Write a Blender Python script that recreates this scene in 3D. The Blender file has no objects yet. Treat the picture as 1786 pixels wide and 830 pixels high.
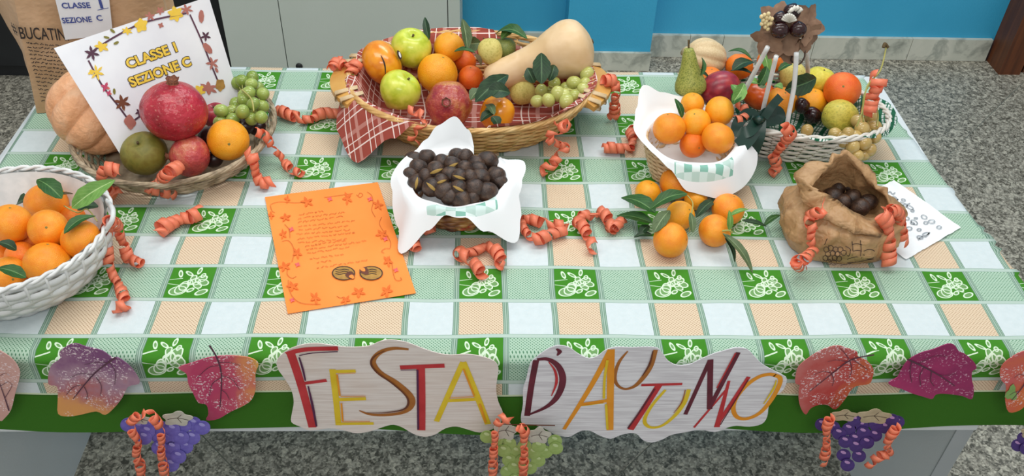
import bpy, bmesh, math, random
from math import sin, cos, pi, radians, floor, sqrt, hypot
from mathutils import Vector, Matrix, Euler, noise

# ------------------------------------------------------------------ camera, world, lights
sc = bpy.context.scene
COL = sc.collection
T = 0.74                                   # table-top height
CAMLOC = Vector((0.0363, -0.9731, 1.048 + T)); CAMROT = Euler((0.8581, -0.0288, -0.0238), 'XYZ'); FPX = 1573.76
cd = bpy.data.cameras.new('camera'); cam = bpy.data.objects.new('camera', cd); COL.objects.link(cam)
cam.location = CAMLOC; cam.rotation_euler = CAMROT; cd.sensor_width = 36; cd.lens = FPX * 36 / 1786; cd.clip_start = .02
sc.camera = cam
wd = bpy.data.worlds.new('world'); sc.world = wd; wd.use_nodes = True
wd.node_tree.nodes['Background'].inputs[0].default_value = (.94, .985, 1, 1)
wd.node_tree.nodes['Background'].inputs[1].default_value = 0.60
for lx, ly, e in ((-0.85, 0.2, 18), (0.85, 0.2, 18), (0.0, -1.9, 30), (.5, 1.75, 25)):
    ld = bpy.data.lights.new('ceiling_tube', 'AREA'); ld.shape = 'RECTANGLE'; ld.size = 1.5; ld.size_y = .6; ld.energy = e
    ld.color = (1, .985, .95)
    lo = bpy.data.objects.new('ceiling_tube', ld); COL.objects.link(lo); lo.location = (lx, ly, 2.95)
vs = sc.view_settings; vs.view_transform = 'Standard'; vs.look = 'None'; vs.gamma = 1; vs.exposure = -0.12
vs.use_curve_mapping = False
random.seed(7)
RM = CAMROT.to_matrix()

# ------------------------------------------------------------------ helpers: points
def ray(u, v): return RM @ Vector(((u - 893) / FPX, -(v - 415) / FPX, -1))
def at(u, v, h=0.0):                       # point of the sight line at height h above the table top
    d = ray(u, v); return CAMLOC + d * ((T + h - CAMLOC.z) / d.z)
def atY(u, v, Y):
    d = ray(u, v); return CAMLOC + d * ((Y - CAMLOC.y) / d.y)
def ppm(P): return FPX / -((RM.transposed() @ (Vector(P) - CAMLOC)).z)   # pixels per metre at a point
def crop(ox, oy, s): return lambda x, y: (ox + x / s, oy + y / s)

# ------------------------------------------------------------------ helpers: materials
def lin(h):
    h = h.lstrip('#'); o = []
    for i in (0, 2, 4):
        c = int(h[i:i + 2], 16) / 255; o.append(c / 12.92 if c <= .04045 else ((c + .055) / 1.055) ** 2.4)
    return (*o, 1)
class X:                                   # socket wrapper with arithmetic
    def __init__(s, nt, k): s.nt = nt; s.k = k
    def m(s, op, b=None, c=None, clamp=False):
        n = s.nt.nodes.new('ShaderNodeMath'); n.operation = op; n.use_clamp = clamp
        for i, q in enumerate((s, b, c)):
            if q is None: continue
            if isinstance(q, X): s.nt.links.new(q.k, n.inputs[i])
            else: n.inputs[i].default_value = q
        return X(s.nt, n.outputs[0])
    def __add__(s, b): return s.m('ADD', b)
    def __sub__(s, b): return s.m('SUBTRACT', b)
    def __mul__(s, b): return s.m('MULTIPLY', b)
    def lt(s, b): return s.m('LESS_THAN', b)
    def gt(s, b): return s.m('GREATER_THAN', b)
    def fr(s): return s.m('FRACT')
    def fl(s): return s.m('FLOOR')
    def ab(s): return s.m('ABSOLUTE')
    def mn(s, b): return s.m('MINIMUM', b)
    def mx(s, b): return s.m('MAXIMUM', b)
class Mat:
    def __init__(s, name, rough=.5, spec=.5, **kw):
        s.m = bpy.data.materials.new(name); s.m.use_nodes = True; s.nt = s.m.node_tree
        s.b = s.nt.nodes['Principled BSDF']; s.b.inputs['Roughness'].default_value = rough
        s.b.inputs['Specular IOR Level'].default_value = spec
        for k, v in kw.items(): s.b.inputs[k.replace('_', ' ')].default_value = v
    def node(s, t, **kw):
        n = s.nt.nodes.new(t)
        for k, v in kw.items():
            if k in n.inputs: n.inputs[k].default_value = v
            else: setattr(n, k, v)
        return n
    def coord(s, which='Object'):
        n = s.node('ShaderNodeTexCoord'); return X(s.nt, n.outputs[which])
    def xyz(s, v):
        n = s.node('ShaderNodeSeparateXYZ'); s.nt.links.new(v.k, n.inputs[0]); return [X(s.nt, o) for o in n.outputs]
    def noise(s, v, scale, detail=2, rough=.5, col=False):
        n = s.node('ShaderNodeTexNoise', Scale=scale, Detail=detail, Roughness=rough); s.nt.links.new(v.k, n.inputs['Vector'])
        return X(s.nt, n.outputs[1 if col else 0])
    def vor(s, v, scale, col=False, feature='F1', rnd=1.0):
        n = s.node('ShaderNodeTexVoronoi', Scale=scale, Randomness=rnd); n.feature = feature; s.nt.links.new(v.k, n.inputs['Vector'])
        return X(s.nt, n.outputs['Color' if col else 'Distance'])
    def ramp(s, f, stops, interp='LINEAR'):
        n = s.node('ShaderNodeValToRGB'); cr = n.color_ramp; cr.interpolation = interp
        while len(cr.elements) < len(stops): cr.elements.new(.5)
        for e, (p, c) in zip(cr.elements, stops): e.position = p; e.color = lin(c) if isinstance(c, str) else c
        s.nt.links.new(f.k, n.inputs[0]); return X(s.nt, n.outputs[0])
    def mix(s, f, a, b, mode='MIX'):
        n = s.node('ShaderNodeMix'); n.data_type = 'RGBA'; n.blend_type = mode
        for i, q in ((0, f), (6, a), (7, b)):
            if isinstance(q, X): s.nt.links.new(q.k, n.inputs[i])
            elif isinstance(q, str): n.inputs[i].default_value = lin(q)
            else: n.inputs[i].default_value = q
        return X(s.nt, n.outputs[2])
    def mapping(s, v, loc=(0, 0, 0), rot=(0, 0, 0), scale=(1, 1, 1), t='POINT'):
        n = s.node('ShaderNodeMapping'); n.vector_type = t
        n.inputs['Location'].default_value = loc; n.inputs['Rotation'].default_value = rot; n.inputs['Scale'].default_value = scale
        s.nt.links.new(v.k, n.inputs[0]); return X(s.nt, n.outputs[0])
    def length(s, v):
        n = s.node('ShaderNodeVectorMath'); n.operation = 'LENGTH'; s.nt.links.new(v.k, n.inputs[0]); return X(s.nt, n.outputs['Value'])
    def vadd(s, a, b, sc_=1.0):
        n = s.node('ShaderNodeVectorMath'); n.operation = 'MULTIPLY_ADD'; s.nt.links.new(b.k, n.inputs[0])
        n.inputs[1].default_value = (sc_,) * 3; s.nt.links.new(a.k, n.inputs[2]); return X(s.nt, n.outputs[0])
    def comb(s, x, y, z=None):
        n = s.node('ShaderNodeCombineXYZ'); s.nt.links.new(x.k, n.inputs[0]); s.nt.links.new(y.k, n.inputs[1]); return X(s.nt, n.outputs[0])
    def col(s, c):
        if isinstance(c, X): s.nt.links.new(c.k, s.b.inputs['Base Color'])
        else: s.b.inputs['Base Color'].default_value = lin(c)
        return s
    def bump(s, h, strength=.3, dist=.01):
        n = s.node('ShaderNodeBump', Strength=strength, Distance=dist); s.nt.links.new(h.k, n.inputs['Height'])
        s.nt.links.new(n.outputs[0], s.b.inputs['Normal']); return s
def var(name, c1, c2, scale=8, rough=.5, bumps=None, bstr=.2, spec=.5, lo=.35, hi=.65, detail=3, c3=None, **kw):
    """two-tone noise material"""
    M = Mat(name, rough, spec, **kw); co = M.coord()
    f = M.noise(co, scale, detail)
    st = [(lo, c1), (hi, c2)] if not c3 else [(lo, c1), ((lo + hi) / 2, c2), (hi, c3)]
    M.col(M.ramp(f, st))
    if bumps: M.bump(M.noise(co, bumps, 2), bstr, .02)
    return M.m

# ------------------------------------------------------------------ helpers: objects
def tag(o, label=None, cat=None, group=None, kind=None):
    if label: o['label'] = label
    if cat: o['category'] = cat
    if group: o['group'] = group
    if kind: o['kind'] = kind
    return o
def empty(name, loc, label, cat, group=None):
    o = bpy.data.objects.new(name, None); COL.objects.link(o); o.location = loc; o.empty_display_size = .02
    return tag(o, label, cat, group)
def wmat(o):
    m = Matrix.LocRotScale(o.location, o.rotation_euler, o.scale)
    return (wmat(o.parent) @ o.matrix_parent_inverse @ m) if o.parent else m
def attach(o, par):
    o.parent = par; o.matrix_parent_inverse = wmat(par).inverted(); return o
def build(name, V, F, mat, parent=None, smooth=True, uv=None, origin=None):
    V = [Vector(v) for v in V]
    if origin is None:
        lo = Vector((min(v.x for v in V), min(v.y for v in V), min(v.z for v in V))); hi = Vector((max(v.x for v in V), max(v.y for v in V), max(v.z for v in V)))
        origin = Vector(((lo.x + hi.x) / 2, (lo.y + hi.y) / 2, lo.z))
    me = bpy.data.meshes.new(name); me.from_pydata([v - Vector(origin) for v in V], [], F)
    if uv is not None:
        L = me.uv_layers.new(name='UVMap')
        for lp in me.loops: L.data[lp.index].uv = uv[lp.vertex_index]
    for pmat in (mat if isinstance(mat, (list, tuple)) else [mat]): me.materials.append(pmat)
    if smooth: me.polygons.foreach_set('use_smooth', [True] * len(me.polygons))
    me.update()
    o = bpy.data.objects.new(name, me); COL.objects.link(o); o.location = origin
    if parent: attach(o, parent)
    return o
class MB:                                  # collects shapes for one mesh
    def __init__(s): s.V = []; s.F = []
    def add(s, V, F):
        n = len(s.V); s.V += [Vector(v) for v in V]; s.F += [[i + n for i in f] for f in F]; return s
    def box(s, a, b):
        x0, y0, z0 = a; x1, y1, z1 = b
        return s.add([(x0, y0, z0), (x1, y0, z0), (x1, y1, z0), (x0, y1, z0), (x0, y0, z1), (x1, y0, z1), (x1, y1, z1), (x0, y1, z1)],
                     [(3, 2, 1, 0), (4, 5, 6, 7), (0, 1, 5, 4), (1, 2, 6, 5), (2, 3, 7, 6), (3, 0, 4, 7)])
    def tube(s, P, r, n=6, closed=False, flat=None, up=None):
        P = [Vector(p) for p in P]; m = len(P); V = []; F = []
        prev = None
        for i in range(m):
            a = P[(i - 1) % m] if (closed or i) else P[i]; b = P[(i + 1) % m] if (closed or i < m - 1) else P[i]
            t = (b - a).normalized() if (b - a).length > 1e-9 else Vector((0, 0, 1))
            if up is not None: nn = Vector(up(P[i])) if callable(up) else Vector(up)
            else: nn = prev if prev is not None else (Vector((0, 0, 1)) if abs(t.z) < .9 else Vector((1, 0, 0)))
            nn = (nn - t * nn.dot(t)); nn = nn.normalized() if nn.length > 1e-6 else t.orthogonal().normalized()
            prev = nn; bb = t.cross(nn); rr = r[i] if isinstance(r, (list, tuple)) else r
            for k in range(n):
                q = 2 * pi * k / n; V.append(P[i] + nn * (rr * cos(q)) + bb * (rr * (flat or 1) * sin(q)))
        for i in range(m if closed else m - 1):
            for k in range(n):
                j = (i + 1) % m; F.append((i * n + k, i * n + (k + 1) % n, j * n + (k + 1) % n, j * n + k))
        if not closed: F += [tuple(range(n - 1, -1, -1)), tuple((m - 1) * n + k for k in range(n))]
        return s.add(V, F)
    def grid(s, rows, closed=False):
        n = len(rows[0]); V = [p for r in rows for p in r]; F = []
        for i in range(len(rows) - 1):
            for k in range(n if closed else n - 1):
                F.append((i * n + k, i * n + (k + 1) % n, (i + 1) * n + (k + 1) % n, (i + 1) * n + k))
        return s.add(V, F)
    def obj(s, name, mat, parent=None, smooth=True, origin=None): return build(name, s.V, s.F, mat, parent, smooth, None, origin)
def smooth_path(P, n):
    P = [Vector(p) for p in P]
    if len(P) == 2: return [P[0].lerp(P[1], i / n) for i in range(n + 1)]
    out = []; seg = len(P) - 1
    for i in range(n + 1):
        t = i / n * seg; k = min(int(t), seg - 1); f = t - k
        p0, p1, p2, p3 = P[max(k - 1, 0)], P[k], P[k + 1], P[min(k + 2, seg)]
        out.append(.5 * ((2 * p1) + (p2 - p0) * f + (2 * p0 - 5 * p1 + 4 * p2 - p3) * f * f + (3 * p1 - p0 - 3 * p2 + p3) * f ** 3))
    return out
def stroke_mesh(mb, P, w, nrm, n=None, smooth=True):
    P = smooth_path(P, n or max(8, 6 * (len(P) - 1))) if smooth else [Vector(p) for p in P]
    nrm = Vector(nrm).normalized(); V = []
    for i, p in enumerate(P):
        a = P[max(i - 1, 0)]; b = P[min(i + 1, len(P) - 1)]; t = (b - a); s_ = t.cross(nrm)
        s_ = s_.normalized() if s_.length > 1e-9 else Vector((1, 0, 0))
        if isinstance(w, (list, tuple)):
            f = i / (len(P) - 1) * (len(w) - 1); k = min(int(f), len(w) - 2); ww = w[k] + (w[k + 1] - w[k]) * (f - k)
        else: ww = w
        V += [p + s_ * ww / 2, p - s_ * ww / 2]
    F = [(2 * i, 2 * i + 1, 2 * i + 3, 2 * i + 2) for i in range(len(P) - 1)]
    mb.add(V, F)
def slab(mb, P, nrm, th):                  # polygon outline -> thin plate (front at P, back at P - nrm*th)
    n = len(P); nrm = Vector(nrm).normalized(); P = [Vector(p) for p in P]
    mb.add(P + [p - nrm * th for p in P], [tuple(range(n)), tuple(range(2 * n - 1, n - 1, -1))] + [(i, i + n, (i + 1) % n + n, (i + 1) % n) for i in range(n)])
# ------------------------------------------------------------------ materials
MT = {}
def make_cloth():
    M = Mat('woven_tablecloth', .85, .2); uv = M.coord('UV')
    w = M.noise(uv, 7, 1, col=True)
    n = M.node('ShaderNodeVectorMath'); n.operation = 'SUBTRACT'; M.nt.links.new(w.k, n.inputs[0]); n.inputs[1].default_value = (.5, .5, .5)
    p = M.vadd(uv, X(M.nt, n.outputs[0]), .007)
    x, y, _ = M.xyz(p); _, yr, _ = M.xyz(uv)
    gx, gy = x * 12.5, y * 12.5
    ix, iy = gx.fl(), gy.fl(); fx, fy = gx.fr(), gy.fr()
    ex = (ix * .5).fr().gt(.25); ey = (iy * .5).fr().gt(.25)       # odd column / odd row
    # twill hatches
    d1 = (fx * 14 + fy * 14).fr(); d2 = (fx * 14 - fy * 14).fr()
    dash = (d1.lt(.42)) * (d2.lt(.62)); dash2 = d1.lt(.40) * d2.lt(.52)
    white = M.mix(M.noise(uv, 90, 2), '#c6d2d4', '#d5dee0')
    beige = M.mix(dash, '#dcc7ac', '#b2977a')
    hatch = M.mix(dash2, '#abc6b1', '#4f7d60')
    # leaf-and-blossom motif drawn as ellipse outlines in the cell
    cell = M.comb(fx, fy)
    EL = [(.30, .26, .17, .12, 20), (.40, .40, .13, .09, 75), (.36, .33, .10, .16, -30), (.60, .52, .10, .09, 0), (.70, .60, .12, .08, 35), (.76, .50, .11, .08, -20),
          (.66, .42, .10, .07, -50), (.54, .64, .07, .05, 60), (.25, .76, .035, .09, 15), (.43, .76, .035, .09, 50), (.62, .84, .035, .085, -10), (.78, .22, .12, .06, 30),
          (.55, .28, .07, .04, 40), (.50, .50, .07, .05, -60), (.72, .70, .06, .04, 70)]
    ln = None; fill = None
    for (cx, cy, rx, ry, a) in EL:
        q = M.length(M.mapping(cell, (cx, cy, 0), (0, 0, radians(a)), (rx, ry, 1), 'TEXTURE'))
        o = ((q - 1).ab() * min(rx, ry)); ln = o if ln is None else ln.mn(o); fill = q if fill is None else fill.mn(q)
    # stems
    s1 = ((fy - .62 - (fx - .3) * .15).ab()).mx((fx - .17).ab() - .15) ; s2 = ((fy - .42 + (fx - .3) * .2).ab()).mx((fx - .2).ab() - .14)
    s3 = ((fy - .38 + (fx - .6) * .8).ab()).mx((fx - .66).ab() - .08)
    ln = ln.mn(s1 * 1.5).mn(s2 * 1.5).mn(s3 * 1.3)
    motif = M.mix(fill.lt(1.0) * .2, M.mix(M.noise(uv, 30, 1), '#3a7c1f', '#458a28'), '#cfe3c0')
    motif = M.mix(ln.lt(.0105), motif, '#d3e6cd')
    rowA = M.mix(ex, beige, white); rowB = M.mix(ex, motif, hatch)
    c = M.mix(ey, rowA, rowB)
    # stripes between the cells
    sx = (fx - .5).ab() * -1 + .5; sy = (fy - .5).ab() * -1 + .5
    lx = M.mix((sx.gt(.014) * sx.lt(.03)).mx(sx.gt(.045)), '#a3b9aa', '#688975')
    ly = M.mix(sy.gt(.042), '#b3c6bb', '#7d9a8a')
    c = M.mix(sx.lt(.06), c, lx); c = M.mix(sy.lt(.052), c, ly)
    hem = yr.lt(-.108); line = yr.lt(-.108) * yr.gt(-.1115)
    c = M.mix(hem, c, '#376a1b'); c = M.mix(line, c, '#c9d6b4'); c = M.mix(yr.lt(-.1115) * yr.gt(-.114), c, '#2c5a15')
    M.col(c)
    M.bump(M.noise(uv, 260, 2), .25, .002)
    return M.m
MT['cloth'] = make_cloth()
def make_terrazzo():
    M = Mat('grey_terrazzo', .38, .4); co = M.coord('Object')
    a = M.vor(co, 85, col=True); r, g, b = M.xyz(a)
    c = M.ramp(r, [(0, '#6c6a60'), (.25, '#9f9b8e'), (.45, '#beb9aa'), (.62, '#817d72'), (.78, '#d6d1bf'), (.9, '#44423a')], 'CONSTANT')
    d = M.vor(co, 210, col=True); r2, _, _ = M.xyz(d)
    c = M.mix(.55, c, M.ramp(r2, [(0, '#5c5a50'), (.35, '#9d998c'), (.7, '#c8c3b2'), (.9, '#656258')], 'CONSTANT'))
    M.col(M.mix(M.noise(co, 1.2, 2), c, '#8d938a', 'MIX') if False else c)
    return M.m
MT['terrazzo'] = make_terrazzo()
MT['joint'] = var('floor_joint', '#6a6e66', '#767a70', 30, .8)
MT['blue'] = var('blue_wall_paint', '#3aaad6', '#42b1dc', 3, .45, 120, .05)
def marble():
    M = Mat('grey_white_marble', .3); co = M.coord()
    f = M.noise(M.vadd(co, M.noise(co, 4, 3, col=True), .25), 5, 5, .6)
    M.col(M.ramp(f, [(.3, '#8a8f86'), (.42, '#c9ccbf'), (.55, '#d4d5c8'), (.62, '#a5aaa0'), (.68, '#cfd1c4')])); return M.m
MT['marble'] = marble()
MT['grey'] = var('grey_laminate', '#c4cec5', '#cad3cb', 2.5, .5, 200, .03)
MT['desk'] = var('desk_laminate', '#cdd3d5', '#d5dadc', 3, .5, 200, .03)
MT['desk_shaded'] = var('desk_laminate_shaded', '#9ca2a5', '#a6abae', 4, .5)  # darker laminate, shade on the leg panel fronts painted into the colour
MT['black'] = var('black_laminate', '#141619', '#1d2023', 5, .5)
def wood():
    M = Mat('brown_wood', .45); co = M.mapping(M.coord(), scale=(18, 18, 1.2)); M.col(M.ramp(M.noise(co, 3, 4), [(.3, '#4a2614'), (.7, '#6f3c1e')])); return M.m
MT['wood'] = wood()
def citrus(name, c1, c2, c3, rough=.38):
    M = Mat(name, rough, .5, Subsurface_Weight=.05); M.b.inputs['Subsurface Radius'].default_value = (.02, .008, .003)
    co = M.coord(); n = M.node('ShaderNodeObjectInfo'); rnd = X(M.nt, n.outputs['Random'])
    off = M.comb(rnd * 40, rnd * 17); cc = M.vadd(co, off)
    c = M.ramp(M.noise(cc, 1.6, 3), [(.3, c1), (.5, c2), (.72, c3)])
    sp = M.noise(cc, 7, 4, .7); c = M.mix(sp.gt(.745), c, '#6f4a1e')
    M.col(c)
    M.bump(M.vor(cc, 26), .22, .03); return M.m
MT['orange'] = citrus('orange_peel', '#ee8514', '#f4951c', '#f8a42c')
MT['orange_deep'] = citrus('deep_orange_peel', '#e9700f', '#f07d17', '#f58e22')
MT['mandarin'] = citrus('mandarin_peel', '#e85d12', '#ee6c1a', '#f27b26')
MT['clement'] = citrus('yellow_orange_peel', '#f0980f', '#f5a41a', '#f9b031')
MT['calyx'] = var('dry_calyx', '#5f6a2c', '#8a7a3c', 9, .8)
MT['stem'] = var('brown_stem', '#4a3a22', '#6b5732', 30, .8)
MT['stem_g'] = var('green_stem', '#9a9a4c', '#b4ae66', 30, .7)
def leafm(name, a, b, c):
    M = Mat(name, .5, .35); x, y, _ = M.xyz(M.coord('UV')); co = M.coord()
    v = M.ramp(M.noise(co, 60, 3), [(.3, a), (.7, b)])
    rib = (y - .5).ab(); vein = ((x * 7 + rib * 5).fr() - .5).ab().lt(.05)
    M.col(M.mix(rib.lt(.03).mx(vein * .35), v, c)); M.bump(rib, .3, .02); return M.m
MT['leaf'] = leafm('citrus_leaf', '#244a1d', '#33602a', '#64874c')
MT['leaf_d'] = leafm('dark_leaf', '#1c331e', '#2a4528', '#4d6a45')
MT['leaf_l'] = leafm('pale_leaf', '#5d8a3c', '#79a552', '#a3c07c')
MT['leaf_g'] = leafm('greyish_leaf', '#4c5f3c', '#62744f', '#87976e')
MT['apple'] = var('yellow_green_apple', '#b6c32c', '#ccd545', 2, .3, c3='#dade5c', Coat_Weight=.2)
MT['quince'] = var('fuzzy_quince', '#bfae5a', '#d0c16e', 4, .65, c3='#b9ac58')
MT['quince_y'] = var('yellow_quince', '#b8a83e', '#d6c552', 4, .5, c3='#b0a93e')
MT['lemon'] = var('yellow_lemon', '#cfc135', '#e0d252', 4, .4, 40, .2)
MT['kaki'] = var('persimmon_skin', '#de7f10', '#ee971c', 1.6, .22, c3='#f2a224', Coat_Weight=.3)
MT['kaki_red'] = var('ripe_persimmon_skin', '#c84b14', '#dd5f1a', 2.5, .25)
def pomm(name, a, b, c, ax=(0, 0, 1)):
    M = Mat(name, .3, .5, Coat_Weight=.15); co = M.coord(); f = M.noise(co, 1.3, 4, .6); s = M.noise(co, 11, 3, .7)
    cc = M.ramp(f, [(.33, a), (.5, b), (.68, c)]); M.col(M.mix(s.gt(.64), cc, M.mix(.5, cc, '#d9a08a'))); M.bump(M.noise(co, 5, 2), .15, .05); return M.m
MT['pom'] = pomm('pomegranate_skin', '#8e1a26', '#ad2434', '#bf3040')
MT['pom2'] = pomm('blushed_pomegranate_skin', '#93283a', '#b04a3e', '#c98a48')
MT['pom3'] = pomm('pale_pomegranate_skin', '#a8323a', '#be4b45', '#cc7a58')
MT['crown'] = var('pomegranate_crown', '#5a2a1c', '#8a5230', 20, .7)
MT['russet'] = var('russet_green_skin', '#6d6a26', '#80782f', 2.2, .5, 60, .12, c3='#746620')
MT['mango'] = var('mango_skin', '#7d1f2e', '#96283a', 2.2, .3, c3='#a93a3c')
MT['pear'] = var('pear_skin', '#717a30', '#979d45', 12, .5, 40, .1, c3='#aaa855')
MT['pear_o'] = var('olive_pear_skin', '#6d7a3a', '#8a9048', 10, .5)
def pumpkin_m():
    M = Mat('pumpkin_skin', .42); co = M.coord(); f = M.noise(co, 2.2, 4, .6); M.col(M.ramp(f, [(.3, '#e6a474'), (.5, '#f0b284'), (.7, '#f5c096')]))
    M.bump(M.noise(co, 6, 3), .2, .04); return M.m
MT['pumpkin'] = pumpkin_m()
MT['butternut'] = var('butternut_skin', '#d9b788', '#e4c59b', 14, .5, 30, .08, c3='#dab683')
MT['squash'] = var('pale_squash_skin', '#cfb488', '#dcc49b', 14, .55)
def grapem(name, a, b):
    M = Mat(name, .22, .5, Subsurface_Weight=.25, Coat_Weight=.2); M.b.inputs['Subsurface Radius'].default_value = (.01, .01, .004); M.b.inputs['Subsurface Scale'].default_value = .5
    n = M.node('ShaderNodeObjectInfo'); M.col(M.ramp(X(M.nt, n.outputs['Random']), [(0, a), (1, b)])); return M.m
MT['grape_g'] = grapem('green_grape_skin', '#7f963f', '#a3b45c')
MT['grape_w'] = grapem('white_grape_skin', '#a9ad58', '#c3c474')
MT['grape_a'] = grapem('amber_grape_skin', '#ab8d50', '#c3a766')
MT['plum'] = var('dark_plum_skin', '#1e0f12', '#35191b', 12, .3)
def chestm():
    M = Mat('roasted_chestnut_shell', .42); co = M.coord(); n = M.node('ShaderNodeObjectInfo')
    cc = M.vadd(co, M.comb(X(M.nt, n.outputs['Random']) * 30, X(M.nt, n.outputs['Random']) * 11))
    M.col(M.ramp(M.noise(cc, 1.5, 4, .6), [(.3, '#1c1512'), (.5, '#3f2c22'), (.7, '#5c4332')])); M.bump(M.noise(cc, 9, 2), .15, .05); return M.m
MT['chest'] = chestm()
MT['chest_gloss'] = var('glossy_chestnut_shell', '#1f0d0c', '#38181a', 6, .18)
MT['flesh'] = var('chestnut_flesh', '#8a6a2e', '#b8964c', 90, .7)
MT['wick_grey'] = var('grey_twig', '#7d6d58', '#a8967c', 40, .75, c3='#c2b39a')
MT['wick_tan'] = var('honey_wicker', '#b98a4c', '#d5aa6b', 30, .5, c3='#e2bf84')
MT['wick_pale'] = var('pale_wicker', '#c9ad84', '#dcc39b', 40, .55)
MT['wick_white'] = var('white_painted_straw', '#d2d4d3', '#e4e4e2', 40, .6)
MT['wick_cream'] = var('off_white_cane', '#cfcac0', '#e3dfd6', 40, .55)
MT['wick_shadow'] = var('shaded_cane', '#8e8378', '#a79d92', 40, .6)  # darker copy of the cane, shade between weavers painted into the stakes
MT['wood_l'] = var('light_handle_wood', '#c38d43', '#d8a557', 12, .45)
def ribbonm():
    M = Mat('coral_curling_ribbon', .3, .5); M.col(M.mix(M.noise(M.coord(), 30, 2), '#ff9570', '#ffa17d'))
    t = M.node('ShaderNodeBsdfTranslucent'); t.inputs[0].default_value = lin('#ff8a5e'); x = M.node('ShaderNodeMixShader'); x.inputs[0].default_value = .35
    M.nt.links.new(M.b.outputs[0], x.inputs[1]); M.nt.links.new(t.outputs[0], x.inputs[2]); M.nt.links.new(x.outputs[0], M.nt.nodes['Material Output'].inputs[0]); return M.m
MT['ribbon'] = ribbonm()
MT['paper'] = var('white_paper', '#e2e3e8', '#ecedf0', 12, .7)
MT['napkin_w'] = var('white_napkin', '#e8ecef', '#f3f5f6', 30, .85)
MT['orange_paper'] = var('orange_card', '#fb8a35', '#ff9440', 8, .75)
MT['kraft'] = var('kraft_paper', '#b8926c', '#cba683', 14, .75, 60, .1)
MT['kraft_d'] = (lambda M: (M.col(M.ramp(M.noise(M.coord(), 22, 4), [(.3, '#98714a'), (.5, '#b48e63'), (.7, '#a98055')])), M.bump((M.noise(M.coord(), 17, 3) - .5).ab() + (M.noise(M.coord(), 45, 2) - .5).ab() * .5, .4, .04), M.m)[-1])(Mat('crumpled_kraft', .5))
MT['ink'] = var('dark_ink', '#2a2220', '#3a302b', 30, .8)
MT['ink_blue'] = var('blue_pen', '#3c4a8e', '#4c5aa0', 30, .8)
MT['ink_brown'] = var('faint_brown_pen', '#c06424', '#cf7030', 60, .8)
MT['ink_rust'] = var('rust_crayon', '#dd661f', '#e87428', 60, .8)
MT['ink_pink'] = var('pink_crayon', '#dd5a5a', '#e46a66', 60, .8)
MT['ink_grey'] = var('grey_print', '#8f959b', '#a6abb0', 60, .8)
MT['ink_dk'] = var('brown_black_line', '#35261f', '#4a3528', 40, .8)
MT['ochre'] = var('ochre_crayon', '#9c7434', '#b98c45', 80, .8)
MT['yellow_p'] = var('yellow_print', '#e3bb35', '#f0cc50', 40, .7)
MT['mauve'] = var('mauve_print', '#4a2a3c', '#5c3548', 30, .7)
MT['rose_p'] = var('dusty_rose_print', '#a9655a', '#b8776a', 40, .7)
MT['red'] = var('red_marker', '#b4262c', '#c4343a', 25, .6)
MT['maroon'] = var('maroon_marker', '#561628', '#6c1f33', 25, .6)
MT['purple'] = var('purple_shade', '#44143c', '#551a48', 25, .6)
MT['yellow'] = var('yellow_marker', '#d8b61a', '#e4c62c', 25, .6)
MT['amber'] = var('orange_marker', '#dd8a16', '#e89a24', 25, .6)
MT['brown'] = var('brown_marker', '#9a5a1e', '#ad6c2a', 25, .6)
MT['brown_d'] = var('dark_brown_marker', '#5c2c18', '#6d3820', 25, .6)
def signm():
    M = Mat('crayon_shaded_paper', .75); co = M.coord()
    st = M.noise(M.mapping(co, scale=(14, 14, 260)), 1, 3); blot = M.noise(co, 7, 2)
    c = M.ramp(st, [(.35, '#d3c4bc'), (.6, '#e2d7d1')]); M.col(M.mix(blot.m('SUBTRACT', .5, None, True) * 1.6, c, '#d6b79c')); return M.m
MT['sign'] = signm()
def signm2():
    M = Mat('grey_crayon_paper', .75); co = M.coord()
    st = M.noise(M.mapping(co, scale=(14, 14, 260)), 1, 3)
    M.col(M.ramp(st, [(.38, '#cbc7cc'), (.6, '#e2e0e4')])); return M.m
MT['sign2'] = signm2()
def watercolour(name, stops, sp='#f0dde0', gx=0, gz=0, thr=.57):
    M = Mat(name, .6); co = M.coord('Generated'); x, y, z = M.xyz(co); o = M.coord()
    f = M.noise(o, 18, 4, .6) * .55 + x * gx + z * gz
    c = M.ramp(f, stops); s = M.noise(o, 230, 3, .7)
    msk = s.gt(thr) * M.noise(o, 22, 1).gt(.48)
    M.col(M.mix(msk * .75, c, sp)); return M.m
MT['wc1'] = watercolour('purple_orange_watercolour', [(.15, '#e0a04c'), (.38, '#d6935c'), (.5, '#b06a6e'), (.62, '#a88496'), (.8, '#7d4a76')], gx=.15, gz=.5)
MT['wc2'] = watercolour('pink_watercolour', [(.2, '#c95a74'), (.4, '#b83a62'), (.6, '#c04a62'), (.75, '#d98558'), (.9, '#dfb84e')], gx=.55, gz=-.05)
MT['wc3'] = watercolour('red_orange_watercolour', [(.2, '#c4706c'), (.4, '#b8423e'), (.55, '#c9653a'), (.75, '#d4884c')], gx=.3, gz=-.1)
MT['wc4'] = watercolour('magenta_watercolour', [(.2, '#b02f68'), (.42, '#8e2259'), (.7, '#bb3f78')], gx=.1, gz=.1, sp='#e2b2c8', thr=.6)
MT['wc5'] = watercolour('faded_pink_watercolour', [(.2, '#c99a90'), (.5, '#d9a8a0'), (.8, '#c98f88')])
MT['wc6'] = watercolour('orange_green_watercolour', [(.2, '#c8566a'), (.45, '#d4693e'), (.6, '#dd8a3a'), (.8, '#6f8a38')], gx=.25)
MT['gv'] = var('violet_paper_grape', '#5a4fa8', '#7a6fc4', 50, .6)
MT['gp'] = var('purple_paper_grape', '#3a2468', '#4f3482', 50, .6)
MT['gg'] = var('green_paper_grape', '#8aa455', '#a4bb72', 50, .6)
MT['gl'] = var('pale_paper_leaf', '#b3b0a4', '#c8c4b6', 50, .7)
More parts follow.
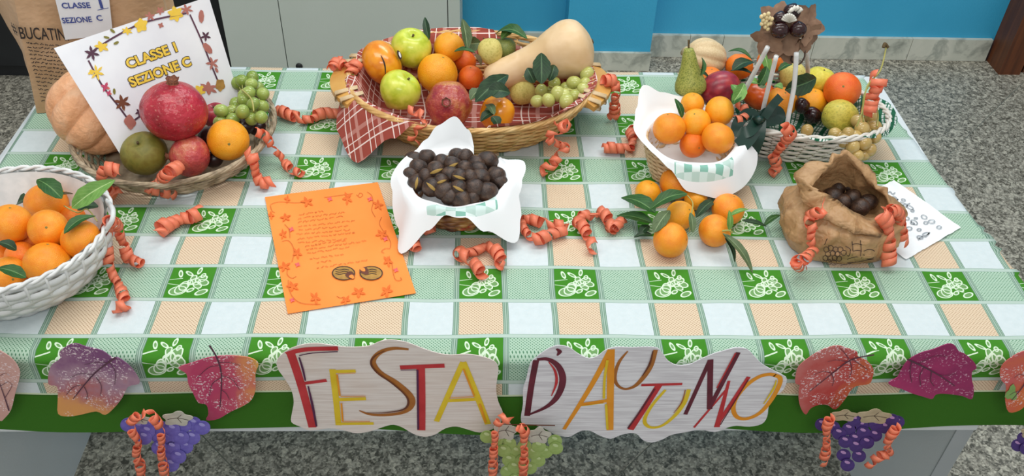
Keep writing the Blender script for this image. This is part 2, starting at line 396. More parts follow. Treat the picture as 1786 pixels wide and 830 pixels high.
MT['gl2'] = var('beige_paper_leaf', '#a9987a', '#bcab8c', 50, .7)
MT['shine'] = var('lilac_highlight_paint', '#b48ac0', '#c79ccf', 50, .6)
MT['shine_v'] = var('pale_violet_highlight', '#9a92d6', '#aaa3e0', 50, .6)
MT['shine_g'] = var('pale_green_highlight', '#b9cc90', '#c6d6a0', 50, .6)
MT['bow'] = var('dark_green_satin', '#0c2a22', '#12382c', 12, .35)
MT['bleaf'] = var('brown_fabric_leaf', '#7a5c48', '#94745c', 40, .8, 30, .3)
MT['berry'] = var('cream_berry', '#d8c08a', '#e6d3a4', 20, .4)
MT['pistil'] = var('white_pistil', '#d8d3c6', '#e6e2d8', 20, .5)
def checkm(name, base, l1, l2, sc_, wide, thin):
    M = Mat(name, .9, .2); x, y, _ = M.xyz(M.coord('UV')); fx = (x * sc_).fr(); fy = (y * sc_).fr()
    bx = fx.lt(wide); by = fy.lt(wide); tx = ((fx - .55).ab().lt(thin)).mx((fx - .78).ab().lt(thin * .7)); ty = ((fy - .55).ab().lt(thin)).mx((fy - .78).ab().lt(thin * .7))
    c = M.mix(bx, base, l1); c = M.mix(by * .8, c, l1); c = M.mix(tx, c, l2); c = M.mix(ty, c, l2)
    M.col(c); M.bump(M.noise(M.coord('UV'), 900, 1), .2, .002); return M.m
MT['redcheck'] = checkm('red_check_cloth', '#9b4b40', '#bd857b', '#ead6cf', 15, .13, .022)
MT['greencheck'] = checkm('green_check_cloth', '#dfe6e2', '#1f5a40', '#2f6a50', 38, .34, .05)
def napm(name, s, lo_, hi_):
    M = Mat(name, .85, .2); x, y, _ = M.xyz(M.coord('UV')); rr = M.length(M.coord('UV'))
    k = (((x * s).fl() + (y * s).fl()) * .5).fr().gt(.25); k2 = ((x * s).fl() * .5).fr().gt(.25)
    c = M.mix(k, '#cfe3de', '#86b8a8'); c = M.mix(k2 * .4, c, '#eef3f2')
    M.col(M.mix(rr.gt(lo_) * rr.lt(hi_) * y.lt(-.02) * (x - .015).ab().lt(.085), '#eef1f3', c)); return M.m
MT['napD'] = napm('white_napkin_green_squares', 42, .126, .152)
MT['napE'] = napm('white_napkin_green_check', 45, .142, .175)
def bowlpaint():
    M = Mat('painted_brown_wicker', .35); co = M.coord(); f = M.noise(co, 22, 2); k = M.ramp(f, [(.35, '#5a2c16'), (.46, '#8a5a2c'), (.55, '#b89052'), (.62, '#a83222'), (.68, '#c89a2c'), (.74, '#4c6a2a')]); M.col(k); return M.m
MT['bowl'] = bowlpaint()
# ------------------------------------------------------------------ the setting
def tile_mesh(s, th, bev):
    h = s / 2; b = bev
    return [(-h, -h, 0), (h, -h, 0), (h, h, 0), (-h, h, 0), (-h, -h, th - b), (h, -h, th - b), (h, h, th - b), (-h, h, th - b), (-h + b, -h + b, th), (h - b, -h + b, th), (h - b, h - b, th), (-h + b, h - b, th)], \
        [(0, 1, 5, 4), (1, 2, 6, 5), (2, 3, 7, 6), (3, 0, 4, 7), (4, 5, 9, 8), (5, 6, 10, 9), (6, 7, 11, 10), (7, 4, 8, 11), (8, 9, 10, 11)]
fl_o = tag(MB().box((-4, -3, -.06), (4.6, 2.5, -.0012)).obj('floor', MT['joint'], smooth=False), 'speckled grey terrazzo floor of large slabs laid diagonally', kind='structure')
S_ = 1.2; V_, F_ = tile_mesh(S_ - .0025, .02, .0008); tm = None
c45 = cos(pi / 4)
for i in range(-5, 6):
    for j in range(-5, 6):
        # seams run along x - y = .115 + n * S*sqrt2
        a = (i + .5) * S_; b = (j + .35) * S_
        cx = (a + b) * c45 + .0575; cy = (b - a) * c45 - .0575
        if not (-3.4 < cx < 4.4 and -2.4 < cy < 3.2): continue
        if tm is None:
            t0 = build('terrazzo_slab', V_, F_, MT['terrazzo'], smooth=False, origin=(0, 0, 0)); tm = t0.data; o = t0
        else: o = bpy.data.objects.new('terrazzo_slab', tm); COL.objects.link(o)
        o.location = (cx, cy, -.02); o.rotation_euler = (0, 0, pi / 4); attach(o, fl_o)
WY = 2.22
tag(MB().box((-4, WY, 0), (4.6, WY + .12, 3.0)).obj('wall_back', MT['blue'], smooth=False), 'blue painted back wall behind the table', kind='structure')
PX0, PX1 = .365, .69
tag(MB().box((PX0, 2.105, 0), (PX1, WY + .001, 3.0)).obj('wall_pilaster', MT['blue'], smooth=False), 'blue painted pillar standing out from the back wall', kind='structure')
bb = tag(MB().box((-4, WY - .008, 0), (PX0, WY + .01, .095)).obj('baseboard_back', MT['marble'], smooth=False), 'grey marble skirting along the blue wall', kind='structure')
def slabs(xs, y, h, par, d=.016):
    for a, b in zip(xs, xs[1:]):
        o = MB().box((a + .001, y - d, .001), (b - .001, y + .001, h)).obj('marble_slab', MT['marble'], par, smooth=False)
slabs([-1.2, -.4, -.03, .365], WY - .001, .096, bb)
b2 = tag(MB().box((PX1, WY - .008, 0), (2.075, WY + .01, .093)).obj('baseboard_right', MT['marble'], smooth=False), 'pale veined marble skirting right of the pillar', kind='structure')
slabs([PX1 + .002, atY(1200, 80, WY).x, atY(1258, 80, WY).x, 1.36, 1.75, 2.075], WY - .001, .095, b2)
b3 = tag(MB().box((PX0 - .004, 2.098, 0), (PX1 + .004, 2.11, .077)).obj('baseboard_pilaster', MT['marble'], smooth=False), 'grey marble skirting around the blue pillar foot', kind='structure')
slabs([PX0 - .004, PX1 + .004], 2.1, .078, b3, .01)
dr = tag(MB().box((2.085, 2.1, 0), (2.17, 2.3, 2.2)).obj('door_1', MT['wood'], smooth=False), 'dark brown wooden door frame at the right edge', kind='structure')
MB().box((2.17, 2.13, 0), (2.19, 2.3, 2.2)).obj('rebate', MT['black'], dr, smooth=False)
MB().box((2.19, 2.12, 0), (2.3, 2.3, 2.2)).obj('door_stop', MT['wood'], dr, smooth=False)
MB().box((2.3, 2.17, 0.01), (3.1, 2.22, 2.1)).obj('door_leaf', MT['wood'], dr, smooth=False)

# grey cabinet behind the table
CY = 1.75; xs = [atY(392, 60, CY).x, atY(495, 70, CY).x, atY(781, 30, CY).x, atY(802, 30, CY).x]
cb = empty('grey_cabinet', ((xs[0] + xs[3]) / 2, CY + .2, 0), 'tall grey laminate cabinet standing behind the table against the blue wall', 'cabinet')
MB().box((xs[0], CY + .018, 0), (xs[3], CY + .42, 1.9)).obj('body', MT['black'], cb, smooth=False)
for a, b in ((xs[0], xs[1]), (xs[1], xs[2])):
    MB().box((a + .0015, CY, .04), (b - .0015, CY + .017, 1.88)).obj('door', MT['grey'], cb, smooth=False)
MB().box((xs[2] + .0015, CY, 0), (xs[3], CY + .42, 1.9)).obj('side_panel', MT['grey'], cb, smooth=False)
h = atY(522, 115, CY)
MB().tube([(h.x, CY - .001, h.z), (h.x, CY - .004, h.z)], .0115, 20).obj('round_plug', MT['black'], cb)
# black cupboard
bk = empty('black_cabinet', (-1.6, 2.15, 0), 'black cupboard left of the grey cabinet behind the paper bag', 'cabinet')
MB().box((-2.3, 2.0, 0), (xs[0] - .01, 2.21, 1.3)).obj('body', MT['black'], bk, smooth=False)
for a, b in ((-2.3, -1.55), (-1.55, xs[0] - .01)): MB().box((a + .003, 1.985, .05), (b - .003, 1.999, 1.28)).obj('door', MT['black'], bk, smooth=False)

# desk
TX0, TX1, TY0, TY1 = -.885, .945, -.03, .815
dk = empty('office_desk', (0, .4, 0), 'grey laminate desk with panel legs under the checked tablecloth', 'desk')
MB().box((TX0, TY0 + .002, T - .028), (TX1, TY1, T - .002)).obj('tabletop', MT['desk'], dk, smooth=False)
for x0, x1 in ((-.915, -.885), (.915, .945)):
    MB().box((x0, .03, 0), (x1, .80, T - .029)).obj('side_panel', MT['desk'], dk, smooth=False)
    MB().box((x0 - .001, .027, 0), (x1 + .001, .0299, T - .029)).obj('shaded_edge', MT['desk_shaded'], dk, smooth=False)  # front edge of the panel, its shade painted on
MB().box((-.875, TY0 + .008, T - .21), (.905, TY0 + .026, T - .029)).obj('front_rail', MT['desk'], dk, smooth=False)

# tablecloth (arc-length coordinates carry the woven pattern)
def edgeR(y): return .988 - .078 * max(0, min(1, (y + .03) / .85))
def edgeL(y): return -.868 - .02 * max(0, min(1, (y - .1) / .7))
def cloth_z(x, y):
    z = .0016 + .0012 * noise.noise(Vector((x * 5, y * 5, 0))) + .0009 * noise.noise(Vector((x * 13, y * 9, 3)))
    return max(z, .0004)
def make_tablecloth():
    NX, NY = 190, 86; V = []; UV = []
    drop_f, drop_s, drop_b = .168, .16, .1; r = .006
    for j in range(NY + 33):
        if j < 26: v = TY0 - drop_f * (1 - j / 26)                           # hanging front
        elif j <= NY + 26: v = TY0 + (TY1 - TY0) * (j - 26) / NY
        else: v = TY1 + drop_b * (j - NY - 26) / 6
        for i in range(NX + 13):
            yy = max(TY0, min(TY1, v)); x0, x1 = edgeL(yy), edgeR(yy)
            if i < 6: u = x0 - drop_s * (1 - i / 6)
            elif i <= NX + 6: u = x0 + (x1 - x0) * (i - 6) / NX
            else: u = x1 + drop_s * (i - NX - 6) / 6
            x = max(x0, min(x1, u)); y = yy; z = cloth_z(x, y)
            dz = 0
            if v < TY0:
                d = TY0 - v; dz = d; y = TY0 - .005 - min(d, .012) * .5 - (.006 + .016 * max(0, d - .02) / .16) * (0.6 + .8 * noise.noise(Vector((x * 3.2, 7, 0))) + .35 * sin(x * 11 + 1))
                dz += .006 * noise.noise(Vector((x * 2.6, 1.7, 0))) * d / .18
            if v > TY1: dz = v - TY1; y = TY1 + .006
            if u < x0: dz = max(dz, x0 - u) ; x = x0 - .006 - .003 * sin(v * 9)
            if u > x1: dz = max(dz, u - x1); x = x1 + .006 + .003 * sin(v * 9)
            V.append((x, y, T + z - dz)); UV.append((u, v))
    n = NX + 13; F = [(j * n + i, j * n + i + 1, (j + 1) * n + i + 1, (j + 1) * n + i) for j in range(NY + 32) for i in range(n - 1)]
    return build('tablecloth', V, F, MT['cloth'], uv=UV, origin=(0, .4, T))
tag(make_tablecloth(), 'green white and beige checked tablecloth with floral squares draped over the desk', 'tablecloth')

# ------------------------------------------------------------------ fruit builders
def blob(fn, nu=36, nv=22):
    """closed surface of revolution-like blob; fn(phi, th) -> (radius, z) with th 0 at the top pole"""
    V = []; F = []
    for j in range(nv + 1):
        th = pi * j / nv
        if j in (0, nv):
            r, z = fn(0, th); V.append((0, 0, z)); continue
        for i in range(nu):
            ph = 2 * pi * i / nu; r, z = fn(ph, th); V.append((r * cos(ph), r * sin(ph), z))
    last = len(V) - 1; idx = lambda j, i: 1 + (j - 1) * nu + i % nu
    for i in range(nu):
        F.append((0, idx(1, i), idx(1, i + 1))); F.append((last, idx(nv - 1, i + 1), idx(nv - 1, i)))
        for j in range(1, nv - 1): F.append((idx(j, i), idx(j + 1, i), idx(j + 1, i + 1), idx(j, i + 1)))
    return V, F
def profile(pts):                                # list of (th fraction 0..1, radius, z), interpolated
    def g(t):
        for (a, r0, z0), (b, r1, z1) in zip(pts, pts[1:]):
            if t <= b + 1e-9:
                f = (t - a) / (b - a); f = f; return r0 + (r1 - r0) * f, z0 + (z1 - z0) * f
        return pts[-1][1:]
    return g
def f_orange(ph, th): d = 1 - .06 * math.exp(-(th / .22) ** 2) - .03 * math.exp(-((pi - th) / .2) ** 2); return sin(th) * (1 + .008 * sin(3 * ph + th)), cos(th) * d
def f_apple(ph, th):
    r = sin(th) * (1 + .04 * cos(th) + .03 * cos(5 * ph) * max(0, -cos(th))); z = .9 * cos(th) - .28 * math.exp(-(th / .3) ** 2) - .18 * math.exp(-((pi - th) / .3) ** 2); return r, z
def f_kaki(ph, th): return sin(th) ** .85 * (1 + .035 * cos(4 * ph)), .82 * cos(th) - .06 * math.exp(-(th / .3) ** 2)
def f_pom(ph, th): return sin(th) * (1 + .025 * cos(6 * ph) + .015 * sin(3 * ph + 2 * th)), .94 * cos(th) + .04 * math.exp(-(th / .25) ** 2)
def f_quince(ph, th): return sin(th) * (1 + .05 * cos(4 * ph + th) - .1 * cos(th)), 1.05 * cos(th)
def f_mango(ph, th): return sin(th) * (1 + .04 * sin(ph)), 1.0 * cos(th)
def f_pumpkin(ph, th): return sin(th) ** .9 * (1 + .13 * (abs(cos(4.5 * ph)) ** .7 - .75)), .92 * cos(th) - .1 * math.exp(-(th / .3) ** 2)
def f_plum(ph, th): return sin(th), 1.15 * cos(th)
def f_grape(ph, th): return sin(th), 1.12 * cos(th)
def f_chest(ph, th):
    z = 1.0 * cos(th) + .16 * math.exp(-(th / .35) ** 2); r = sin(th); return r * (1.0 + .1 * cos(2 * ph)) * (1 - .10 * max(0, cos(ph)) ** 2), z * .92
MESH = {}
def mesh_of(key, fn, mat, nu=36, nv=22):
    k = (key, mat)
    if k not in MESH:
        V, F = blob(fn, nu, nv); me = bpy.data.meshes.new(key); me.from_pydata(V, [], F); me.materials.append(MT[mat])
        me.polygons.foreach_set('use_smooth', [True] * len(me.polygons)); MESH[k] = me
    return MESH[k]
def axis_rot(d):
    d = Vector(d).normalized(); return Vector((0, 0, 1)).rotation_difference(d).to_euler()
def fruit(name, key, fn, mat, c, R, axis=(0, 0, 1), squash=1.0, label=None, cat=None, group=None, nu=36, nv=22):
    o = bpy.data.objects.new(name, mesh_of(key, fn, mat, nu, nv)); COL.objects.link(o)
    o.location = (c[0], c[1], c[2] + T); o.rotation_euler = axis_rot(axis); o.scale = (R, R, R * squash)
    return tag(o, label, cat, group)
def shared(name, key, Vf, mat, par, smooth=True):  # a part given in the unit space of its thing
    k = (key, mat)
    if k not in MESH:
        V, F = Vf(); me = bpy.data.meshes.new(key); me.from_pydata([Vector(v) for v in V], [], F); me.materials.append(MT[mat])
        if smooth: me.polygons.foreach_set('use_smooth', [True] * len(me.polygons))
        MESH[k] = me
    o = bpy.data.objects.new(name, MESH[k]); COL.objects.link(o); o.parent = par; return o
def star(z, r0, r1, n=5, h=.03):
    def f():
        V = [(0, 0, z + h)] + [((r0 if i % 2 else r1) * cos(pi * i / n), (r0 if i % 2 else r1) * sin(pi * i / n), z - (0 if i % 2 else r1 * .18)) for i in range(2 * n)]
        return V, [(0, 1 + i, 1 + (i + 1) % (2 * n)) for i in range(2 * n)]
    return f
def stemf(z, l, r, bend=.2):
    def f():
        mb = MB(); mb.tube([(bend * l * (t / 5) ** 2, 0, z + l * t / 5) for t in range(6)], [r * (1.0 if t < 5 else 1.25) for t in range(6)], 7); return mb.V, mb.F
    return f
def orange(c, R, label, group, mat='orange', axis=None, squash=.95, button=True, name='orange', cat='orange'):
    ax = axis or (random.uniform(-1, 1), random.uniform(-1, 1), random.uniform(-.2, 1))
    o = fruit(name, 'orange', f_orange, mat, c, R, ax, squash, label, cat, group)
    if button: shared('stem_end', 'orange_button', star(.95, .05, .12, 5, .02), 'calyx', o, False)
    return o
def leaf(name, base, tip, w, mat, par=None, up=(0, 0, 1), arch=.15, fold=.25, curl=0.0, label=None, cat=None):
    base, tip = Vector(base), Vector(tip); d = tip - base; L = d.length; t = d.normalized(); s_ = t.cross(Vector(up)).normalized(); n = s_.cross(t)
    V = []; UV = []; N = 12; K = 4
    for i in range(N + 1):
        f = i / N; ww = w / 2 * (sin(pi * f ** .85) ** .8 if 0 < f < 1 else 0) * (1 + .05 * sin(f * 23)) + .0006
        p = base + d * f + n * (arch * L * sin(pi * f) + curl * L * f * f)
        for k in range(-K, K + 1):
            q = k / K; V.append(p + s_ * (ww * q) + n * (abs(q) * ww * fold)); UV.append((f, .5 + q / 2))
    m = 2 * K + 1; F = [(i * m + k, i * m + k + 1, (i + 1) * m + k + 1, (i + 1) * m + k) for i in range(N) for k in range(m - 1)]
    nV = len(V); F += [tuple(reversed([q + nV for q in f])) for f in F]; V = V + [v - n * .0005 for v in V]; UV = UV + UV
    o = build(name, V, F, MT[mat], par, uv=UV)
    if label: tag(o, label, cat)
    return o
def pleaf(u0, v0, h0, u1, v1, h1, w, mat, par, **kw): return leaf('leaf', at(u0, v0, h0), at(u1, v1, h1), w, mat, par, **kw)
def twig(P, r, mat, par, name='stem'): return MB().tube(smooth_path(P, 14), r, 6).obj(name, MT[mat], par)
def toward(c, k=1.0, up=0.0):                    # direction from a point to the lens, tilted up
    v = (CAMLOC - Vector((c[0], c[1], c[2] + T))).normalized(); return v * k + Vector((0, 0, up))

# ------------------------------------------------------------------ basket builders
def ell(c, rx, ry, rot, a, z):
    x, y = rx * cos(a), ry * sin(a); return Vector((c[0] + x * cos(rot) - y * sin(rot), c[1] + x * sin(rot) + y * cos(rot), T + z))
def basket(name, label, c, base, rim, z0, z1, mats, rot=0, stakes=26, rows=9, rod=.0035, flat=1.0, amp=.003, bulge=.0, rim_rods=3, rim_r=.005, rimz=None, stake_r=.0025, group=None, cat='basket', rimname='rim_braid', twist=15):
    root = empty(name, (c[0], c[1], T + z0), label, cat, group)
    R = lambda f: (base[0] + (rim[0] - base[0]) * (f ** .8) + bulge * sin(pi * f), base[1] + (rim[1] - base[1]) * (f ** .8) + bulge * sin(pi * f))
    zr = rimz or (lambda a: z1)
    n = stakes * 4
    mb = MB()
    for j in range(rows):
        f = (j + .5) / rows; rx, ry = R(f); P = []
        for i in range(n):
            a = 2 * pi * i / n; off = amp * cos(a * stakes / 2 * 2 / 2 + pi * (j % 2)) ; P.append(ell(c, rx + off, ry + off, rot, a, z0 + (zr(a) - z0) * f + .0006 * sin(7 * a + j)))
        cc = Vector((c[0], c[1], 0))
        mb.tube(P, rod, 6, True, flat, up=(lambda p: (Vector((p.x, p.y, 0)) - cc)) if flat != 1.0 else (0, 0, 1))
    tag(mb.obj('woven_wall', MT[mats[0]], root), kind='stuff')
    mb = MB()
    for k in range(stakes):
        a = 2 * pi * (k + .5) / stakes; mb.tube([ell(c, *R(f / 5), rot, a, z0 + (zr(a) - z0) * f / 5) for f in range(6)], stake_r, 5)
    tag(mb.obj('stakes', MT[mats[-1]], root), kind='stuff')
    mb = MB(); nb = 140
    for k in range(rim_rods):
        P = []
        for i in range(nb):
            a = 2 * pi * i / nb; q = a * twist + 2 * pi * k / rim_rods; e = rim_r * (1.0 if rim_rods > 1 else 0)
            P.append(ell(c, rim[0] + e * cos(q), rim[1] + e * cos(q), rot, a, zr(a) + e * sin(q)))
        mb.tube(P, rim_r, 6, True)
    mb.obj(rimname, MT[mats[min(1, len(mats) - 1)]], root)
    V = [Vector((c[0], c[1], T + z0 + .002))] + [ell(c, base[0], base[1], rot, 2 * pi * i / 48, z0 + .002) for i in range(48)] + [ell(c, base[0], base[1], rot, 2 * pi * i / 48, z0) for i in range(48)]
    build('base', V, [(0, 1 + i, 1 + (i + 1) % 48) for i in range(48)] + [(1 + i, 49 + i, 49 + (i + 1) % 48, 1 + (i + 1) % 48) for i in range(48)], MT[mats[0]], root, False)
    return root
def tab(rows):                                   # periodic piecewise table in degrees
    rows = sorted(rows); rows = [(rows[-1][0] - 360, *rows[-1][1:])] + rows + [(rows[0][0] + 360, *rows[0][1:])]
    def g(d):
        d %= 360
        for a, b in zip(rows, rows[1:]):
            if a[0] <= d <= b[0]:
                f = (d - a[0]) / (b[0] - a[0] + 1e-9); f = f * f * (3 - 2 * f); return [p + (q - p) * f for p, q in zip(a[1:], b[1:])]
    return g
def drape(name, label, cat, c, rx, ry, rot, zf, zr, table, mat, folds=9, fold_a=.15, wob=.002, rimz=None, seed=0, par=None):
    """a cloth pushed into a basket: floor, wall, over the rim, then out along (length, pitch)"""
    g = tab(table); NA = 150; V = []; UV = []; rows = 0
    inner = [(0.0, 0), (.35, 0), (.68, 0), (.80, .12), (.87, .4), (.93, .75), (.975, .97)]
    outs = [0, .08, .2, .35, .5, .65, .8, .92, 1]
    for i in range(NA):
        a = 2 * pi * i / NA; ln, pit = g(math.degrees(a)); z_r = (rimz(a) if rimz else zr); s = 0; last = None
        ww = noise.noise(Vector((cos(a) * 3 + seed, sin(a) * 3, 0)))
        for k, zz in inner:
            top = z_r + min(0, ln); p = ell(c, rx * k, ry * k, rot, a, zf + (top - zf) * zz)
            p += Vector((cos(a + rot), sin(a + rot), 0)) * wob * sin(folds * a + 2) * (k > .5)
            if last is not None: s += (p - last).length
            last = p; V.append(p); UV.append((s * cos(a), s * sin(a)))
        rimp = last; dirh = Vector((cos(a + rot) / rx, sin(a + rot) / ry, 0)).normalized(); L = max(ln, 0)
        for t in outs:
            d = L * t; f_ = 1 + fold_a * sin(folds * a + seed) * t
            over = min(d, .008) if L > 0 else .0
            dd = max(0, d - .008)
            p = rimp + dirh * ((.012 if L > 0 else .0005) * min(1, t * 5 + .2) + dd * cos(radians(pit)) * f_ + over * .3) + Vector((0, 0, .006 * (L > 0) * min(1, t * 4) + dd * sin(radians(pit)) + .006 * ww * t))
            if p.z < T + .005: p.z = T + .005
            s += (p - last).length; last = p; V.append(p); UV.append((s * cos(a), s * sin(a)))
    n = len(inner) + len(outs)
    F = [(i * n + k, ((i + 1) % NA) * n + k, ((i + 1) % NA) * n + k + 1, i * n + k + 1) for i in range(NA) for k in range(n - 1)]
    o = build(name, V, F, mat, par, uv=UV)
    return tag(o, label, cat)

# ------------------------------------------------------------------ curling ribbon
def ribbon(label, P, R=.009, w=.013, pitch=1.25, start=0.0, tail=0.0, group='coral curling ribbons', mat='ribbon', name='curled_ribbon'):
    """P: list of (u, v, h) or Vectors along the coil axis"""
    P = [p if isinstance(p, Vector) else at(*p) for p in P]
    L = sum((b - a).length for a, b in zip(P, P[1:])); path = smooth_path(P, 240); turns = L / (w * pitch)
    V = []; prev = None; acc = 0; last = path[0]
    for i, p in enumerate(path):
        t = (path[min(i + 1, 240)] - path[max(i - 1, 0)]).normalized()
        nn = prev if prev is not None else (Vector((0, 0, 1)) if abs(t.z) < .8 else Vector((0, -1, 0)))
        nn = nn - t * nn.dot(t); nn.normalize(); prev = nn; bb_ = t.cross(nn); acc += (p - last).length; last = p
        f = i / 240; g_ = acc / L; q = start + 2 * pi * turns * (g_ + .045 * sin(2 * pi * 1.7 * g_ + start + L * 40) * (1 - g_) + .02 * sin(2 * pi * 4.3 * g_ + L * 90)); rr = R * (1 + .22 * sin(3.1 * f * pi + start) + .1 * sin(q * .37))
        if p.y > TY0 - .01: p = Vector((p.x, p.y, max(p.z, T + .0045 + rr + .12 * w)))
        o_ = nn * cos(q) + bb_ * sin(q); c_ = p + o_ * rr
        tilt = (t + (-nn * sin(q) + bb_ * cos(q)) * .28).normalized()
        for s in (-.5, .5):
            for e in (0, .0004): V.append(c_ + tilt * (w * s) + o_ * e)
    F = []
    for i in range(240):
        a, b = i * 4, i * 4 + 4; F += [(a, a + 2, b + 2, b), (a + 1, b + 1, b + 3, a + 3), (a, b, b + 1, a + 1), (a + 2, a + 3, b + 3, b + 2)]
    return tag(build(name, V, F, MT[mat]), label, 'ribbon', group)
def up_(z): return lambda u, v: (u, v, z)
def text_off(s, size, off):
    cu = bpy.data.curves.new('t', 'FONT'); cu.body = s; cu.size = size; cu.align_x = 'CENTER'; cu.align_y = 'CENTER'; cu.resolution_u = 3; cu.offset = off
    o = bpy.data.objects.new('t', cu); COL.objects.link(o); bpy.context.view_layer.update()
    me = bpy.data.meshes.new_from_object(o.evaluated_get(bpy.context.evaluated_depsgraph_get()))
    V = [v.co.copy() for v in me.vertices]; F = [list(p.vertices) for p in me.polygons]
    bpy.data.objects.remove(o); bpy.data.meshes.remove(me); bpy.data.curves.remove(cu)
    return V, F
def px(P):
    q = RM.transposed() @ (Vector(P) - CAMLOC); return 893 + FPX * q.x / -q.z, 415 - FPX * q.y / -q.z

# ================================================================== A: grey twig basket, upper left
A_c = (-.548, .495)
basket('twig_basket', 'shallow round grey twig basket holding the peach pumpkin and pomegranates', A_c, (.140, .140), (.186, .186), .003, .058, ['wick_grey', 'wick_grey', 'wick_grey'], stakes=30, rows=11, rod=.0026, amp=.0032, rim_rods=5, rim_r=.0028, twist=9, stake_r=.002)
pk = fruit('pumpkin', 'pumpkin', f_pumpkin, 'pumpkin', (-.692, .497, .088), .084, (.75, .25, .75), .98, 'large peach coloured ribbed pumpkin behind the white class sign', 'pumpkin', nu=180, nv=36)
shared('stem', 'pumpkin_stem', stemf(.8, .25, .09), 'stem', pk)
pg = fruit('pomegranate', 'pom', f_pom, 'pom', (-.519, .434, .132), .059, (.12, .15, 1), .97, 'big shiny red pomegranate on top of the twig basket', 'pomegranate')
def crownf(z=.93):
    mb = MB(); n = 12
    mb.grid([[(r * cos(2 * pi * i / n) * (1 + .12 * (i % 2) * (k > 1)), r * sin(2 * pi * i / n) * (1 + .12 * (i % 2) * (k > 1)), zz + (.05 * (i % 2) if k == 2 else 0)) for i in range(n)] for k, (r, zz) in enumerate(((.20, z), (.15, z + .07), (.19, z + .17), (.12, z + .06), (.02, z + .03)))], True); return mb.V, mb.F
shared('crown', 'pom_crown', crownf, 'crown', pg)
ru = fruit('russet_apple', 'apple', f_apple, 'russet', (-.579, .399, .0611), .0418, (-.15, -.25, 1), 1.02, 'round olive brown russet fruit at the front of the twig basket', 'apple')
shared('stem', 'apple_stem', stemf(.55, .2, .05), 'stem', ru)
p2 = fruit('pomegranate', 'pom', f_pom, 'pom3', (-.4954, .3945, .0606), .0385, (-.9, -.2, .1), .98, 'small pinkish pomegranate below the big red one', 'pomegranate')
shared('crown', 'pom_crown', crownf, 'crown', p2)
orange((-.4316, .4305, .0716), .0385, 'orange with its stem end facing forward in the twig basket', None, 'clement', toward((-.43, .43, .07), 1, -.25), .92)
for c, R, l in (((-.4624, .4195, .0346), .0155, 'dark plum below the orange at the twig basket rim'), ((-.476, .462, .058), .019, 'dark plum between the big pomegranate and the orange'), ((-.4189, .505, .0513), .0165, 'dark plum right behind the orange in the twig basket'), ((-.4008, .5239, .0368), .0155, 'dark plum at the right rim of the twig basket')):
    fruit('plum', 'plum', f_plum, 'plum', c, R, (1, .2, .3), 1, l, 'plum', 'dark plums in the twig basket', 24, 14)
ah = fruit('red_apple', 'apple', f_apple, 'mango', (-.489, .556, .0437), .027, (0, 0, 1), 1, 'dark red apple half hidden behind the big pomegranate', 'apple'); shared('stem', 'apple_stem', stemf(.55, .2, .05), 'stem', ah)
def bunch(name, label, pts, r, mat, stem, group=None, loc=None):
    b0 = Vector((sum(p.x for p in pts), sum(p.y for p in pts), 0)) / len(pts); b0.z = min(p.z for p in pts) - r
    root = empty(name, b0, label, 'grapes', group)
    for i, p in enumerate(pts):
        g = bpy.data.objects.new('grape', mesh_of('grape', f_grape, mat, 20, 12)); COL.objects.link(g); g.location = p; k = r * random.uniform(.92, 1.08); g.scale = (k, k, k)
        g.rotation_euler = (random.uniform(-1.2, 1.2), random.uniform(-1.2, 1.2), random.uniform(0, 6)); attach(g, root)
    if stem: MB().tube(smooth_path(stem, 16), .0016, 6).obj('stem', MT['stem_g'], root)
    cc = sum(pts, Vector()) / len(pts); mb = MB()
    for p in pts: mb.tube([p.lerp(cc, .45) + Vector((0, 0, .004)), p.lerp(cc, .15)], .0009, 5)
    mb.obj('stalks', MT['stem_g'], root)
    return root
q = crop(0, 0, 2.372)
G1 = [(1045, 320, .09), (1000, 335, .088), (1042, 348, .1), (1088, 388, .095), (1028, 385, .10), (985, 345, .08), (1048, 430, .1), (1005, 415, .09), (915, 458, .085), (1003, 462, .095), (1080, 485, .085), (1040, 492, .075), (962, 498, .07), (910, 505, .065), (945, 488, .055), (1085, 440, .075), (1010, 395, .075), (975, 430, .065), (1065, 365, .07), (960, 460, .06), (1060, 460, .06)]
bunch('grape_bunch', 'bunch of green grapes beside the white class sign', [at(*q(x, y), h) for x, y, h in G1], .0128, 'grape_g', [at(*q(1000, 370), .11), at(*q(1040, 410), .12), at(*q(1050, 460), .11)])
# class sign sheet
def cornr(u, v, t): d = ray(u, v).normalized(); return CAMLOC + d * t
K4 = [cornr(94, 84, 1.785), cornr(364, -6, 1.90), cornr(421, 181, 1.93), cornr(209, 268, 1.80)]
def sheetA(s, t):                                # s 0..1 left-right, t 0..1 bottom-top
    p = (K4[3].lerp(K4[2], s)).lerp(K4[0].lerp(K4[1], s), t)
    d = (p - CAMLOC).normalized(); return p + d * (.016 * sin(pi * s) * (1 - .5 * t) - .006 * sin(pi * t) * (1 - s))
NA_ = (K4[1] - K4[0]).cross(K4[3] - K4[0]).normalized()
if NA_.dot(CAMLOC - K4[0]) < 0: NA_ = -NA_
def invA(u, v):
    s = t = .5
    for _ in range(14):
        a = px(sheetA(s, t)); b = px(sheetA(s + .01, t)); c = px(sheetA(s, t + .01))
        j = ((b[0] - a[0]) / .01, (c[0] - a[0]) / .01, (b[1] - a[1]) / .01, (c[1] - a[1]) / .01); det = j[0] * j[3] - j[1] * j[2]
        du, dv = u - a[0], v - a[1]; s += (du * j[3] - dv * j[1]) / det; t += (dv * j[0] - du * j[2]) / det
    return s, t
def onA(x, y, e=.0008): s, t = invA(*q(x, y)); return sheetA(s, t) + NA_ * e
mb = MB(); N = 20
fr_ = [[sheetA(i / N, j / N) for i in range(N + 1)] for j in range(N + 1)]
mb.grid(fr_); mb.grid([[p - NA_ * .0005 for p in r] for r in fr_])
